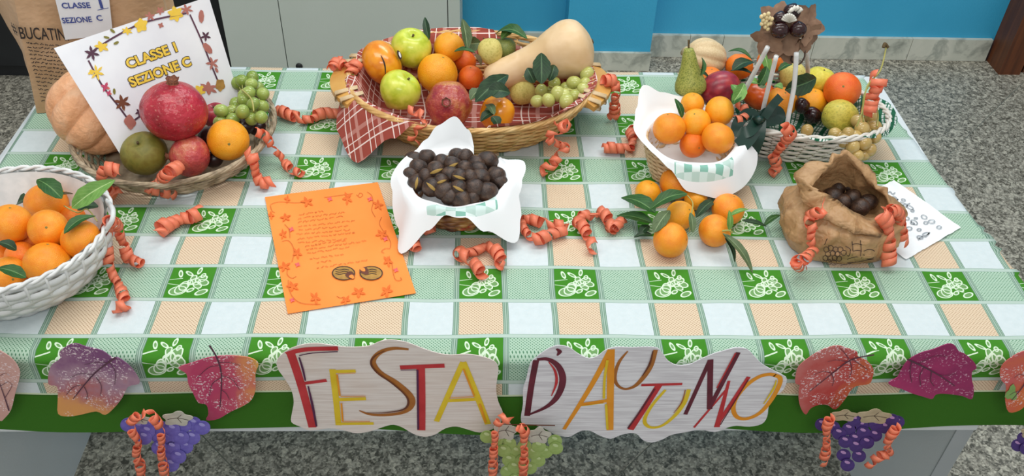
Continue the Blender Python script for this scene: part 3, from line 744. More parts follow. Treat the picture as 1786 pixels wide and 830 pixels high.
sg = tag(mb.obj('class_sign', MT['paper']), 'white printed sheet reading CLASSE 1 SEZIONE C leaning in the twig basket', 'sign')
for body, cx, cy, dx, dy in (('CLASSE 1', 632, 230, 745, 190), ('SEZIONE C', 665, 298, 790, 255)):
    s0, t0 = invA(*q(cx, cy)); s1, t1 = invA(*q(dx, dy)); an = 0
    for off, mt, e, nm in ((.0021, 'ink', .0007, 'lettering_outline'), (.0009, 'yellow_p', .0012, 'lettering')):
        V, F = text_off(body, .0245, off)
        k = 1.0
        build(nm, [sheetA(s0 + v.x * k / .275, t0 + v.y * k / .215) + NA_ * e for v in V], F, MT[mt], sg, False)
mb = MB()
for P in (((365, 225), (470, 155), (600, 92), (770, 55)), ((365, 250), (420, 350), (490, 440), (545, 515)), ((785, 60), (830, 160), (870, 260), (905, 345)), ((545, 505), (580, 480), (600, 470))):
    stroke_mesh(mb, [onA(*p) for p in P], .0032, NA_)
mb.obj('printed_border', MT['mauve'], sg, False)
def blot(x, y, r, mt, k=7, a=.35, asp=1.0, rot=0, par=sg, f=onA, nrm=NA_, nm='printed_leaf', e=.0011):
    P = []
    for i in range(4 * k):
        q_ = 2 * pi * i / (4 * k); rr = r * (1 + a * sin(k * q_)); X_, Y_ = rr * cos(q_), rr * asp * sin(q_)
        P.append(f(x + X_ * cos(rot) - Y_ * sin(rot), y + X_ * sin(rot) + Y_ * cos(rot), e))
    build(nm, P, [tuple(range(len(P)))], MT[mt], par, False)
for x, y, r, mt, k, a, asp, ro in ((725, 58, 34, 'yellow_p', 6, .3, 1, 0), (583, 105, 30, 'yellow_p', 5, .25, 1.1, .4), (525, 128, 22, 'yellow_p', 6, .5, .7, .2), (420, 193, 30, 'yellow_p', 5, .45, .7, .3), (380, 220, 26, 'mauve', 6, .7, 1, 0), (620, 68, 20, 'rose_p', 5, .6, .8, .5),
                                   (662, 45, 16, 'rose_p', 5, .5, 1, 0), (665, 105, 12, 'rose_p', 4, .4, 1, 0), (465, 128, 16, 'russet', 2, .1, .45, .6), (480, 178, 15, 'russet', 2, .1, .5, -.5), (440, 155, 16, 'russet', 2, .1, .4, .2), (832, 68, 34, 'rose_p', 2, .1, .42, 1.5), (770, 40, 24, 'rose_p', 6, .7, .8, 0),
                                   (858, 200, 34, 'rose_p', 2, .1, .5, .8), (850, 150, 18, 'mauve', 5, .7, 1, 0), (878, 262, 22, 'rose_p', 5, .8, 1, .3), (895, 290, 15, 'rose_p', 2, .1, .5, 1), (910, 352, 24, 'ochre', 5, .15, 1.25, 0), (862, 365, 36, 'rose_p', 6, .45, .7, .3), (825, 375, 26, 'yellow_p', 5, .3, 1, 0),
                                   (400, 300, 24, 'yellow_p', 6, .8, 1.1, 0), (375, 300, 12, 'yellow_p', 3, .5, 1, 0), (435, 360, 18, 'wc2', 4, .6, 1, 0), (472, 378, 16, 'russet', 2, .1, .45, 1.4), (505, 425, 30, 'crown', 6, .6, 1, 0), (537, 505, 36, 'rose_p', 4, .16, .75, 1.2), (575, 465, 15, 'mauve', 5, .6, 1, 0), (450, 385, 12, 'wc2', 4, .5, 1, 0)):
    blot(x, y, r * .82, mt, k, a * .8, asp, ro)

# ================================================================== bag and note, far upper left
BA = radians(8); BP = Vector((-.872, .618, T)); bF = Vector((cos(BA), sin(BA), 0)); bS = Vector((-sin(BA), cos(BA), 0)); bt = .262; BWd, BDp = .30, .085
NFb = Vector((sin(BA), -cos(BA), 0)); NSb = Vector((-cos(BA), -sin(BA), 0))
mb = MB(); NB = 26
def bagp(f, z):                                   # perimeter 0..4 (front, right, back, left)
    k = int(f) % 4; g = f - int(f); top = z / bt
    a, b = [(g, 0), (1, g), (1 - g, 1), (0, 1 - g)][k]
    n_ = noise.noise(Vector((a * 5, b * 3 + k, z * 16))) * .005 * (.2 + top)
    crease = .016 * math.exp(-((g - .5) / .2) ** 2) * (.3 + .7 * top) if k == 1 else 0
    p = BP + bF * (a * BWd + .036 * top * (1 - 2.3 * b) * (1 - a)) + bS * (b * BDp) + Vector((0, 0, .003 + z))
    return p + [NFb, bF, bS, NSb][k] * (n_ - crease) * (1 if 0.02 < g < .98 else .3)
rows = []
for j in range(NB + 1):
    z = bt * j / NB; rows.append([bagp(4 * i / 64, z + (.004 * (i % 2) if j == NB else 0)) for i in range(64)])
mb.grid(rows, True)
mid_ = BP + bF * BWd / 2 + bS * BDp / 2
mb.grid([[p + (Vector((mid_.x, mid_.y, p.z)) - p).normalized() * .0012 for p in r] for r in rows], True)
mb.add([bagp(0, 0), bagp(1, 0), bagp(2, 0), bagp(3, 0)], [(0, 1, 2, 3)])
kb = tag(mb.obj('paper_bag', MT['kraft'], smooth=False), 'tall brown paper shopping bag printed BUCATINI at the back left corner of the table', 'bag')
def onPl(u, v, P0, n): d = ray(u, v); return CAMLOC + d * ((P0 - CAMLOC).dot(n) / d.dot(n))
def onBag(u, v, e=.007): return onPl(u, v, BP + NFb * e, NFb)
sa, sb_, sc2 = bagp(0, .2), bagp(3, .2), bagp(0, .1); NS2 = (sb_ - sa).cross(sc2 - sa).normalized(); NS2 = NS2 if NS2.dot(CAMLOC - sa) > 0 else -NS2
def onSide(u, v, e=.004): return onPl(u, v, sa + NS2 * e, NS2)
q6 = crop(0, 0, 3.954)
def face_text(body, x0, y0, x1, y1, size, mt, par, e, nm, stretch=1.0, on=None):
    on = on or onBag
    a = on(*q6(x0, y0), e); b = on(*q6(x1, y1), e); V, F = text_off(body, size, .0004)
    wv = max(v.x for v in V) - min(v.x for v in V); d = (b - a); c_ = (a + b) / 2; k = d.length / wv; dn = d.normalized(); upv = Vector((0, 0, 1)) - dn * dn.z; upv.normalize()
    build(nm, [c_ + dn * (v.x * k) + upv * (v.y * stretch) for v in V], F, MT[mt], par, False)
face_text('BUCATINI', 135, 232, 470, 245, .036, 'ink', kb, .0065, 'printed_heading')
face_text('#', 82, 188, 112, 206, .036, 'ink', kb, .004, 'printed_heading', on=onSide)
rl = random.Random(3); mb = MB()
for k in range(16):
    y = 290 + k * 26; x = 182 + k * 7; xe = 440 - (10 * k if k > 9 else 0)
    while x < xe:
        l = rl.uniform(12, 40); P = [onBag(*q6(x + l * i / 4, y + rl.uniform(-6, 6) + (x - 130) * .1), .0070) for i in range(5)]
        stroke_mesh(mb, P, .0018, NFb, smooth=False); x += l + 9
tag(mb.obj('small_print', MT['ink'], kb, False), 'rows of small dark print', kind='stuff')
nc = [q6(378, -15), q6(752, -15), (197, 60), q6(450, 275)]
mb = MB(); slab(mb, [onBag(u, v, .0085) for u, v in nc], NFb, .0006)
nt = tag(mb.obj('note', MT['paper'], smooth=False), 'white note handwritten CLASSE 1 SEZIONE on the brown shopping bag', 'note')
face_text('CLASSE', 425, 42, 622, 38, .016, 'ink_blue', nt, .0095, 'handwriting')
face_text('1', 686, 32, 706, 31, .026, 'ink_blue', nt, .0095, 'handwriting')
face_text('SEZIONE', 428, 145, 632, 135, .016, 'ink_blue', nt, .0095, 'handwriting')
face_text('C', 665, 128, 705, 125, .016, 'ink_blue', nt, .0095, 'handwriting')
mb = MB(); stroke_mesh(mb, [onBag(*q6(672, 70), .0095), onBag(*q6(748, 55), .0095)], .0012, NFb); mb.obj('underline', MT['ink_blue'], nt, False)

# ================================================================== B: white basket of oranges, lower left
B_c = (-.727, .144)
wb = basket('white_basket', 'white painted straw basket full of leafy oranges at the left edge', B_c, (.115, .105), (.168, .156), .003, .10, ['wick_white', 'wick_white', 'wick_white'], stakes=34, rows=8, rod=.0016, flat=4.4, amp=.0026, rim_rods=2, rim_r=.0030, stake_r=.003, bulge=.012, twist=21)
V = []; mbi = MB()
mbi.grid([[ell(B_c, .112 + .046 * (f / 5) ** .8, .102 + .046 * (f / 5) ** .8, 0, 2 * pi * i / 60, .008 + .09 * f / 5) for i in range(60)] for f in range(6)], True).obj('lining', MT['wick_white'], wb)
MB().tube(smooth_path([at(188, 352, .10), at(197, 366, .125), at(195, 385, .12), at(184, 402, .095)], 20), .004, 8).obj('handle', MT['wick_white'], wb)
gB = 'oranges in the white basket'
OB = [((-.7032, .2513, .0606), .0355, 'orange with a dark leaf on top at the back of the white basket', 'orange', (.3, .3, 1)), ((-.716, .1586, .0934), .0325, 'orange at the left frame edge in the white basket', 'orange', (.2, .2, 1)), ((-.6528, .1465, .0933), .0308, 'orange in the middle on top of the white basket heap', 'orange', (.3, -.6, .6)),
      ((-.5974, .1291, .0869), .031, 'orange under a slim leaf at the right rim of the white basket', 'orange', (-.6, .1, .7)), ((-.6415, .0903, .0695), .0352, 'large orange lowest in front in the white basket', 'orange', (.15, .5, 1)), ((-.6993, .1222, .0532), .026, 'orange half hidden left of the large front orange', 'orange_deep', None),
      ((-.6994, .0767, .0578), .0287, 'orange crossed by a leaf at the lower left of the white basket', 'orange', None), ((-.7461, .1409, .0395), .022, 'sliver of orange at the left frame edge below its neighbour', 'orange_deep', None), ((-.6564, .232, .0426), .0226, 'orange deep at the back under the pale leaf', 'orange_deep', None), ((-.7078, .1683, .042), .0237, 'orange deep in the gap of the white basket heap', 'orange_deep', None), ((-.6389, .1472, .0423), .0235, 'orange buried below the right hand oranges of the white basket', 'orange_deep', None)]
ob = [orange(c, R, l, gB, m, ax) for c, R, l, m, ax in OB]
q = crop(0, 280, 2.594)
pl = lambda x0, y0, h0, x1, y1, h1, w, mat, par, **kw: pleaf(*q(x0, y0), h0, *q(x1, y1), h1, w, mat, par, **kw)
pl(280, 172, .10, 168, 85, .115, .030, 'leaf', ob[0], arch=.12); pl(255, 165, .098, 330, 150, .10, .006, 'stem', ob[0])
pl(325, 215, .12, 520, 88, .15, .030, 'leaf_l', ob[8], arch=.12, up=(.3, -.6, 1)); pl(380, 185, .105, 412, 145, .10, .018, 'leaf_g', ob[8]); pl(290, 330, .12, 432, 250, .118, .020, 'leaf', ob[3], arch=.15)
pl(445, 205, .09, 350, 225, .095, .03, 'leaf_d', ob[8]); twig([at(*q(290, 205), .085), at(*q(350, 235), .10), at(*q(395, 220), .11), at(*q(440, 275), .105)], .0011, 'stem_g', ob[8])
pl(75, 405, .095, -10, 370, .11, .018, 'leaf_d', ob[6]); pl(118, 530, .095, -10, 485, .11, .022, 'leaf', ob[6], arch=.1); pl(125, 178, .07, 75, 200, .06, .03, 'leaf_d', ob[0])

# ================================================================== C: oval wicker basket, centre back
C_c = (.020, .62)
cb_ = basket('oval_basket', 'large oval honey coloured wicker basket with wooden handles and red checked cloth', C_c, (.180, .125), (.248, .192), .003, .098, ['wick_tan', 'wick_tan', 'wick_tan'], stakes=46, rows=13, rod=.0036, amp=.003, rim_rods=5, rim_r=.0034, stake_r=.0028, twist=12)
for sx, nm in ((-1, ''), (1, '')):
    P = [ell(C_c, .248 + .010 + .010 * sin(pi * i / 16), .192 + .018, 0, (pi if sx < 0 else 0) + radians(-26 + 52 * i / 16), .098 - .002) for i in range(17)]
    mb = MB(); rows = []
    for i, p in enumerate(P):
        d = Vector((p.x - C_c[0], p.y - C_c[1], 0)).normalized(); k = .009 + .008 * sin(pi * i / 16)
        rows.append([p - d * k + Vector((0, 0, -.006)), p + d * k + Vector((0, 0, -.014)), p + d * k + Vector((0, 0, -.004)), p - d * k + Vector((0, 0, .006))])
    mb.grid(rows, True); mb.add(rows[0], [(3, 2, 1, 0)]); mb.add(rows[-1], [(0, 1, 2, 3)])
    hd = mb.obj('handle', MT['wood_l'], cb_, False)
    for i in (1, 3, 13, 15):
        p = P[i]; d = Vector((p.x - C_c[0], p.y - C_c[1], 0)).normalized(); mb = MB()
        for e in (-.004, 0, .004):
            tv = Vector((-d.y, d.x, 0)) * e; mb.tube([p - d * .03 + tv + Vector((0, 0, .009)), p + d * .014 + tv + Vector((0, 0, .001)), p + d * .016 + tv + Vector((0, 0, -.014)), p - d * .03 + tv + Vector((0, 0, -.012))], .0022, 6, True)
        mb.obj('binding', MT['wick_pale'], hd)
drape('checked_cloth', 'red and white checked cloth lining the oval wicker basket', 'cloth', C_c, .240, .184, 0, .012, .103,
      [(0, .012, -30), (20, .014, 20), (40, .022, 30), (60, -.02, 0), (90, .012, 10), (130, .016, 20), (155, .016, 20), (175, -.01, 0), (192, .03, -50), (208, .085, -52), (222, .118, -58), (236, .05, -55), (246, .006, -40), (258, -.014, 0), (268, .004, 0), (276, -.012, 0), (281, .016, 70), (312, .016, 65), (335, .010, 20)], MT['redcheck'], folds=7, fold_a=.05)
k1 = fruit('persimmon', 'kaki', f_kaki, 'kaki', (-.1651, .6723, .1002), .0455, (.75, .25, .35), 1.0, 'glossy orange persimmon with a dark split and sticker beside the left handle', 'persimmon')
c_ = Vector((-.1651, .6723, .1002 + T)); mb = MB()
def onball(c, R, dirs): return [c + Vector(d).normalized() * R for d in dirs]
cr = [atY(667, 98, .63), atY(670, 110, .63), atY(672, 122, .63), atY(673, 134, .63)]
P = []
for (u, v) in ((664, 96), (668, 104), (671, 113), (672, 122), (672, 130)):
    d = ray(u, v).normalized(); oc = CAMLOC - c_; b_ = oc.dot(d); disc = b_ * b_ - (oc.length_squared - .0455 ** 2); P.append(CAMLOC + d * (-b_ - sqrt(max(disc, 0))) - d * .0012)
mb.tube(smooth_path(P, 14), [.0004 + .0012 * sin(pi * i / 14) for i in range(15)], 6); mb.obj('split', MT['ink'], k1)
d = ray(696, 96).normalized(); oc = CAMLOC - c_; b_ = oc.dot(d); pp = CAMLOC + d * (-b_ - sqrt(max(b_ * b_ - (oc.length_squared - .0455 ** 2), 0))) if b_ * b_ - (oc.length_squared - .0455 ** 2) > 0 else c_ + Vector((.035, -.02, .025))
nn = (pp - c_).normalized(); tt = nn.orthogonal().normalized(); bt_ = nn.cross(tt)
build('sticker', [pp + nn * .0012 + tt * .010 * cos(2 * pi * i / 20) + bt_ * .0075 * sin(2 * pi * i / 20) - nn * .001 * abs(cos(2 * pi * i / 20)) for i in range(20)], [tuple(range(20))], MT['ink_dk'], k1, False)
build('sticker_print', [pp + nn * .0022 + tt * .006 * cos(2 * pi * i / 20) + bt_ * .0035 * sin(2 * pi * i / 20) for i in range(20)], [tuple(range(20))], MT['paper'], k1, False)
a1 = fruit('green_apple', 'apple', f_apple, 'apple', (-.1089, .7337, .1), .0432, (.15, -.1, 1), 1.06, 'yellow green apple standing tall at the back of the oval basket', 'apple'); shared('stem', 'apple_stem', stemf(.55, .3, .04), 'stem', a1)
pleaf(748, 70, .12, 741, 30, .15, .014, 'leaf_d', a1, up=(0, -1, .3), arch=.1)
a2 = fruit('green_apple', 'apple', f_apple, 'apple', (-.1241, .6056, .0761), .0425, (.55, .1, .8), 1.02, 'yellow green apple lying at the front left of the oval basket', 'apple'); shared('stem', 'apple_stem', stemf(.55, .3, .04), 'stem', a2)
orange((-.0522, .6832, .0698), .0422, 'large yellow orange in the middle of the oval basket', 'citrus in the oval basket', 'clement', (.35, .1, 1), .96)
orange((-.0298, .7532, .0932), .0328, 'orange behind the large yellow orange in the oval basket', 'citrus in the oval basket', 'clement', (.2, .2, 1))
m1 = orange((.0027, .7655, .0526), .0262, 'small mandarin with a leaf over it in the oval basket', 'citrus in the oval basket', 'mandarin', (.5, .2, .8), .88, name='mandarin', cat='mandarin')
orange((.0171, .7083, .0463), .0265, 'round red orange mandarin right of the large yellow orange', 'citrus in the oval basket', 'mandarin', (0, 0, 1), name='mandarin', cat='mandarin')
p3 = fruit('pomegranate', 'pom', f_pom, 'pom2', (-.0251, .5715, .0653), .0468, toward((-.025, .57, .065), 1, .1) + Vector((-.12, 0, 0)), .95, 'yellow and red blushed pomegranate at the front of the oval basket', 'pomegranate'); shared('crown', 'pom_crown_flat', lambda: crownf(.88), 'crown', p3)
k2 = fruit('persimmon', 'kaki', f_kaki, 'kaki', (.0715, .5577, .0538), .037, (-.6, -.5, .5), 1.0, 'orange persimmon with dry leafy calyx at the front rim of the oval basket', 'persimmon')
shared('calyx', 'kaki_calyx', star(.78, .22, .62, 4, .05), 'leaf_g', k2, False); pleaf(862, 196, .085, 838, 212, .075, .022, 'leaf_d', k2); pleaf(858, 203, .09, 870, 222, .075, .022, 'leaf_d', k2); pleaf(862, 200, .09, 848, 182, .085, .016, 'leaf_g', k2)
q1 = fruit('quince', 'quince', f_quince, 'quince', (.0577, .6965, .1152), .0262, (.1, -.8, -.45), 1.0, 'small fuzzy yellow quince with a brown blossom end beside the butternut neck', 'quince'); shared('blossom_end', 'quince_star', star(1.02, .1, .3, 5, .04), 'stem', q1, False)
q2 = fruit('quince', 'quince', f_quince, 'quince', (.1255, .6557, .0476), .028, (-.1, 0, 1), 1.0, 'small yellow quince beside the white grapes in the oval basket', 'quince'); shared('stem', 'quince_stem', stemf(.98, .45, .06), 'stem', q2)
def f_pear(ph, th):
    t = th / pi; g = profile([(0, 0, 1.55), (.12, .26, 1.5), (.25, .36, 1.2), (.4, .52, .75), (.55, .86, .25), (.7, 1.0, -.2), (.85, .78, -.65), (.95, .38, -.86), (1, 0, -.84)])
    r, z = g(t); return r, z
def f_pear_long(ph, th):
    t = th / pi; g = profile([(0, 0, 2.25), (.08, .26, 2.22), (.2, .40, 1.85), (.35, .52, 1.2), (.5, .72, .6), (.65, .98, -.05), (.78, .98, -.45), (.9, .62, -.82), (.96, .3, -.9), (1, 0, -.87)])
    r, z = g(t); return r, z
pb = fruit('pear', 'pear', f_pear, 'pear_o', (.088, .748, .0936), .0268, (-.8, .3, .25), 1.0, 'olive green pear lying behind the small quince in the oval basket', 'pear'); shared('stem', 'pear_stem', stemf(1.5, .4, .05), 'stem', pb)
# butternut squash
def lathe(name, a, b, prof, mat, label, cat, n=40):
    a, b = Vector(a), Vector(b); t = (b - a).normalized(); nn = t.orthogonal().normalized(); bb_ = t.cross(nn); L = (b - a).length; mb = MB()
    mb.grid([[a + t * (L * f) + (nn * cos(2 * pi * i / n) + bb_ * sin(2 * pi * i / n)) * r * (1 + .012 * sin(5 * 2 * pi * i / n) * f) for i in range(n)] for f, r in prof], True)
    return tag(mb.obj(name, mat), label, cat)
def cosprof(pr, n=60):
    out = []
    P = smooth_path([Vector((f, r, 0)) for f, r in pr], n)
    return [(p.x, max(p.y, .0003)) for p in P]
na, nb_ = at(846, 140, .065), at(1033, 72, .142)
bn = lathe('butternut_squash', na, nb_, cosprof([(0, 0), (.02, .018), (.1, .029), (.3, .033), (.5, .040), (.65, .053), (.8, .061), (.92, .051), (.985, .022), (1, 0)]), MT['butternut'], 'large pale butternut squash lying across the oval basket', 'squash')
dd = (nb_ - na).normalized(); MB().tube([nb_ - dd * .002, nb_ + dd * .002], [.008, .004], 10).obj('blossom_end', MT['stem'], bn)
q = crop(560, 10, 2.863)
G2 = [(1100, 425, .075), (1165, 388, .085), (1183, 440, .092), (1262, 385, .095), (1328, 342, .10), (1320, 388, .092), (1310, 420, .092), (1265, 450, .092), (1078, 477, .075), (1135, 472, .085), (1225, 478, .088), (1225, 412, .08), (1215, 450, .088), (1290, 365, .075), (1240, 440, .075), (1150, 430, .065)]
bunch('grape_bunch', 'bunch of pale white grapes at the right end of the oval basket', [at(*q(x, y), h) for x, y, h in G2], .0138, 'grape_w', [at(*q(1140, 400), .09), at(*q(1200, 420), .1), at(*q(1280, 420), .098)])
pl = lambda x0, y0, h0, x1, y1, h1, w, mat, par, **kw: pleaf(*q(x0, y0), h0, *q(x1, y1), h1, w, mat, par, **kw)
pl(1100, 390, .115, 1100, 235, .15, .036, 'leaf_d', q2, up=(0, -1, .5), arch=.08); pl(1140, 375, .11, 1165, 295, .125, .022, 'leaf_d', q2, up=(0, -1, .5)); pl(1065, 385, .11, 1030, 310, .13, .026, 'leaf_d', q2, up=(0, -1, .5)); pl(1060, 360, .1, 1005, 355, .1, .008, 'stem_g', q2)
pl(770, 480, .11, 935, 345, .125, .036, 'leaf_d', k2, up=(0, -.6, 1), arch=.1); pl(830, 430, .12, 945, 435, .115, .034, 'leaf_d', k2, up=(0, -.6, 1)); pl(800, 420, .11, 745, 470, .1, .026, 'leaf_g', k2)
pl(730, 215, .12, 705, 65, .165, .022, 'leaf_g', m1, up=(.4, -1, 0), arch=.06, fold=.6); pl(665, 228, .115, 770, 235, .115, .016, 'leaf', m1); pl(735, 190, .115, 800, 185, .12, .030, 'leaf_g', m1, up=(0, -1, .4)); pl(770, 240, .12, 800, 300, .10, .01, 'stem', m1)
pl(870, 140, .12, 1030, 165, .13, .038, 'leaf', pb, arch=.2); pl(900, 165, .12, 985, 115, .13, .026, 'leaf_l', pb)

# ================================================================== D: chestnut bowl
D_c = (-.003, .308)
basket('chestnut_bowl', 'small brown painted wicker bowl holding roasted chestnuts', D_c, (.052, .050), (.086, .081), .003, .070, ['bowl', 'bowl', 'bowl'], stakes=22, rows=9, rod=.0042, amp=.0025, rim_rods=2, rim_r=.004, bulge=.004)
drape('paper_napkin', 'white paper napkin with green squares lining the chestnut bowl', 'napkin', D_c, .087, .081, 0, .02, .082,
      [(0, .026, -35), (18, .036, 5), (32, .012, 0), (45, -.012, 0), (68, -.01, 0), (80, .036, 62), (93, .060, 66), (108, .048, 60), (122, .026, 45), (135, .016, 25), (160, .022, -10), (190, .032, -50), (215, .075, -66), (232, .105, -56), (246, .052, -60), (262, .02, -50), (278, .024, -40), (295, .055, -55), (315, .092, -56), (330, .062, -55), (345, .034, -50)], [MT['napD']], folds=8, fold_a=.09)
q = crop(660, 210, 3.607)
def chestnut(P, R, label, group, mat='chest', slit=False, ax=None):
    o = fruit('chestnut', 'chestnut', f_chest, mat, (P.x, P.y, P.z - T), R, ax or (random.uniform(-1, 1), random.uniform(-1, 1), random.uniform(-.3, .6)), .92, label, 'chestnut', group, 24, 14)
    if slit:
        def sl():
            V = []; F = []
            for i in range(9):
                a = -.75 + 1.5 * i / 8; w = .13 * sin(pi * i / 8) + .01
                for s in (-1, 0, 1): V.append(((1.02 + (.04 if s == 0 else 0)) * cos(a) * 1.02, s * w, 1.0 * sin(a) * .98))
            F = [(3 * i + k, 3 * i + k + 1, 3 * i + k + 4, 3 * i + k + 3) for i in range(8) for k in (0, 1)]; return V, F
        d = toward((P.x, P.y, P.z - T), 1, 0); t = Vector((random.uniform(-1, 1), random.uniform(-.5, .5), .2)); t = (t - d * t.dot(d)).normalized(); y_ = t.cross(d)
        o.rotation_euler = Matrix((d, y_, t)).transposed().to_euler()
        shared('slit', 'chest_slit', sl, 'flesh', o)
    return o
CH = [(228, 250, 1, 0), (303, 238, 1, 0), (255, 305, 1, 0), (362, 320, 1.15, 1), (398, 268, 1, 0), (465, 285, 1.05, 1), (545, 245, 1.1, 0), (612, 275, 1, 0), (690, 255, 1.1, 0), (508, 358, 1, 1), (582, 365, .9, 0), (642, 360, 1, 0), (738, 350, 1.05, 0), (600, 430, 1.1, 0), (687, 452, 1.15, 0), (505, 430, 1, 1), (335, 420, 1.1, 1), (240, 395, 1, 1), (418, 445, 1, 0), (522, 500, 1.1, 0), (395, 385, .9, 1), (545, 310, .95, 0), (630, 310, .9, 0), (300, 360, .9, 0), (455, 340, .9, 0), (450, 480, .9, 0), (590, 490, .85, 0), (210, 340, .85, 0), (500, 225, .9, 0), (765, 385, .8, 0)]
for x, y, k, s in CH:
    P = at(*q(x, y), .088); d2 = ((P.x - D_c[0]) / .085) ** 2 + ((P.y - D_c[1]) / .08) ** 2; P = at(*q(x, y), .074 + .022 * max(0, 1 - d2))
    chestnut(P, .0182 * k, 'dark roasted chestnut split open with pale flesh in the napkin lined bowl' if s else 'dark roasted chestnut heaped in the napkin lined bowl', 'split roasted chestnuts in the bowl' if s else 'whole roasted chestnuts in the bowl', 'chest', s)

# ================================================================== E: small wicker basket of oranges
E_c = (.435, .43)
basket('small_basket', 'small pale wicker basket of oranges lined with a white napkin', E_c, (.060, .060), (.085, .085), .003, .080, ['wick_pale', 'wick_pale', 'wick_pale'], stakes=26, rows=14, rod=.0030, amp=.0025, rim_rods=2, rim_r=.0035)
drape('paper_napkin', 'white paper napkin hanging over the small pale wicker basket', 'napkin', E_c, .085, .085, 0, .02, .091,
      [(0, .045, -40), (25, .02, -10), (60, .01, 10), (90, .03, 40), (112, .040, 50), (128, .062, 50), (145, .036, 40), (165, .022, 30), (190, .012, 10), (215, .010, -20), (240, .022, -55), (262, .060, -68), (290, .074, -66), (318, .070, -62), (340, .062, -50)], MT['napE'], folds=6, fold_a=.07)
gE = 'oranges in the small pale basket'
for c, R, l, m, ax in (((.3935, .4404, .1011), .0308, 'blotchy orange at the left of the small pale basket', 'orange', (-.2, .3, 1)), ((.4462, .4533, .1061), .0275, 'orange in the middle of the small pale basket', 'clement', (-.3, -.2, .9)), ((.4925, .4725, .1199), .0285, 'orange at the back right of the small pale basket', 'clement', (.9, 0, .2)),
                       ((.4805, .411, .1003), .0305, 'orange at the front right of the small pale basket', 'orange', (.5, .4, 1)), ((.4428, .4327, .0711), .0260, 'orange lowest in front of the small pale basket', 'orange_deep', (.3, -1, .3)), ((.446, .5024, .1168), .0225, 'orange half hidden behind in the small pale basket', 'clement', (0, 0, 1))):
    o = orange(c, R, l, gE, m, ax)
    if l.startswith('orange in the middle'): pleaf(1190, 205, .12, 1177, 172, .15, .012, 'leaf', o, up=(.5, -1, 0))
    if l.startswith('orange at the back'): pleaf(1277, 180, .15, 1298, 145, .17, .024, 'leaf_l', o, up=(0, -1, .6)) ; pleaf(1279, 182, .15, 1290, 160, .155, .018, 'leaf', o)

# ================================================================== G: loose oranges on the cloth
gG = 'loose leafy oranges on the tablecloth'
og = [orange(c, R, l, gG, m, ax, .97) for c, R, l, m, ax in (
    ((.4048, .3587, .0345), .0322, 'largest loose orange with a dark scar leaning on the small basket', 'orange', (.5, .6, 1)), ((.3487, .3407, .0248), .0240, 'small yellow orange at the left of the loose heap', 'clement', (.2, 0, 1)), ((.4366, .3261, .0228), .0215, 'small yellow orange at the right of the loose heap', 'clement', (.2, 0, 1)),
    ((.3979, .2719, .0276), .0265, 'bumpy yellow orange in the middle of the loose heap', 'clement', (.5, -.3, .8)), ((.3681, .1992, .0318), .0308, 'loose orange nearest the front edge of the table', 'orange', (.8, -.3, .3)), ((.487, .2866, .0306), .0295, 'loose orange with a slim leaf at the back right', 'orange', (.3, .2, 1)), ((.4513, .2273, .0300), .0290, 'loose orange with a long leaf hanging down in front', 'orange', (.9, -.1, .5)))]
q = crop(1060, 260, 3.609)
pl = lambda x0, y0, h0, x1, y1, h1, w, mat, par, **kw: pleaf(*q(x0, y0), h0, *q(x1, y1), h1, w, mat, par, **kw)
pl(300, 400, .045, 85, 305, .03, .036, 'leaf', og[1], arch=.1); pl(280, 465, .03, 55, 420, .012, .026, 'leaf', og[1], arch=.08, ); pl(500, 280, .075, 262, 382, .06, .028, 'leaf', og[0], arch=.14); pl(290, 525, .05, 390, 385, .062, .024, 'leaf_g', og[3], arch=.1)
pl(280, 540, .012, 165, 555, .01, .012, 'leaf_d', og[1]); pl(535, 525, .05, 520, 400, .065, .012, 'leaf_g', og[3]); pl(555, 430, .03, 680, 325, .03, .018, 'leaf_d', og[2]); pl(260, 480, .02, 200, 545, .01, .016, 'leaf_d', og[1])
pl(765, 420, .066, 885, 378, .072, .009, 'leaf_l', og[5], arch=.1); pl(765, 510, .05, 765, 385, .08, .010, 'leaf_l', og[6], up=(0, -1, .5)); pl(725, 530, .05, 912, 780, .008, .017, 'leaf_g', og[6], arch=.12); pl(740, 560, .045, 800, 710, .012, .008, 'leaf_d', og[6])
pl(850, 450, .03, 1000, 485, .02, .013, 'leaf_d', og[5], arch=.05); pl(985, 480, .02, 1085, 415, .03, .011, 'leaf', og[5]); twig([at(*q(500, 290), .07), at(*q(535, 340), .062), at(*q(525, 420), .06), at(*q(515, 520), .045)], .0011, 'stem_g', og[3])
twig([at(*q(720, 515), .06), at(*q(760, 512), .062), at(*q(785, 525), .055)], .0016, 'stem_g', og[6])

# ================================================================== F: white cane basket with tall handle
F_c = (.65, .56); FR = -.30
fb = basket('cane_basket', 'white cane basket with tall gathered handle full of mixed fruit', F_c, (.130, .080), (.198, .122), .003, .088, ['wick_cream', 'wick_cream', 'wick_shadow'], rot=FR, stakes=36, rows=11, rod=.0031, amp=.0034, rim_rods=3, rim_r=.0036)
TOPF = Vector((.588, .49, T + .268))
RODS = [[at(1287, 177, .118), at(1339, 82, .262)], [at(1330, 195, .118), at(1354, 98, .258)], [at(1373, 222, .105), at(1385, 150, .19), at(1389, 92, .256)], [atY(1409, 128, .62), atY(1407, 88, .515)]]
FEET = [ell(F_c, .196, .12, FR, radians(a), .088) for a in (232, 258, 277, 80)]
for R_, ft in zip(RODS, FEET): MB().tube(smooth_path([ft] + R_, 20), .0044, 8).obj('handle_rod', MT['wick_white'], fb)
drape('checked_lining', 'dark green and white checked cloth lining the white cane basket', 'cloth', F_c, .19, .115, FR, .02, .088,
      [(0, .022, -20), (20, .026, 0), (35, .012, 0), (60, -.02, 0), (120, -.02, 0), (200, -.02, 0), (240, -.01, 0), (270, -.01, 0), (288, .014, -40), (300, .008, -50), (312, .006, -50), (330, .016, -60), (345, .026, -50)], MT['greencheck'], folds=11, fold_a=.2)
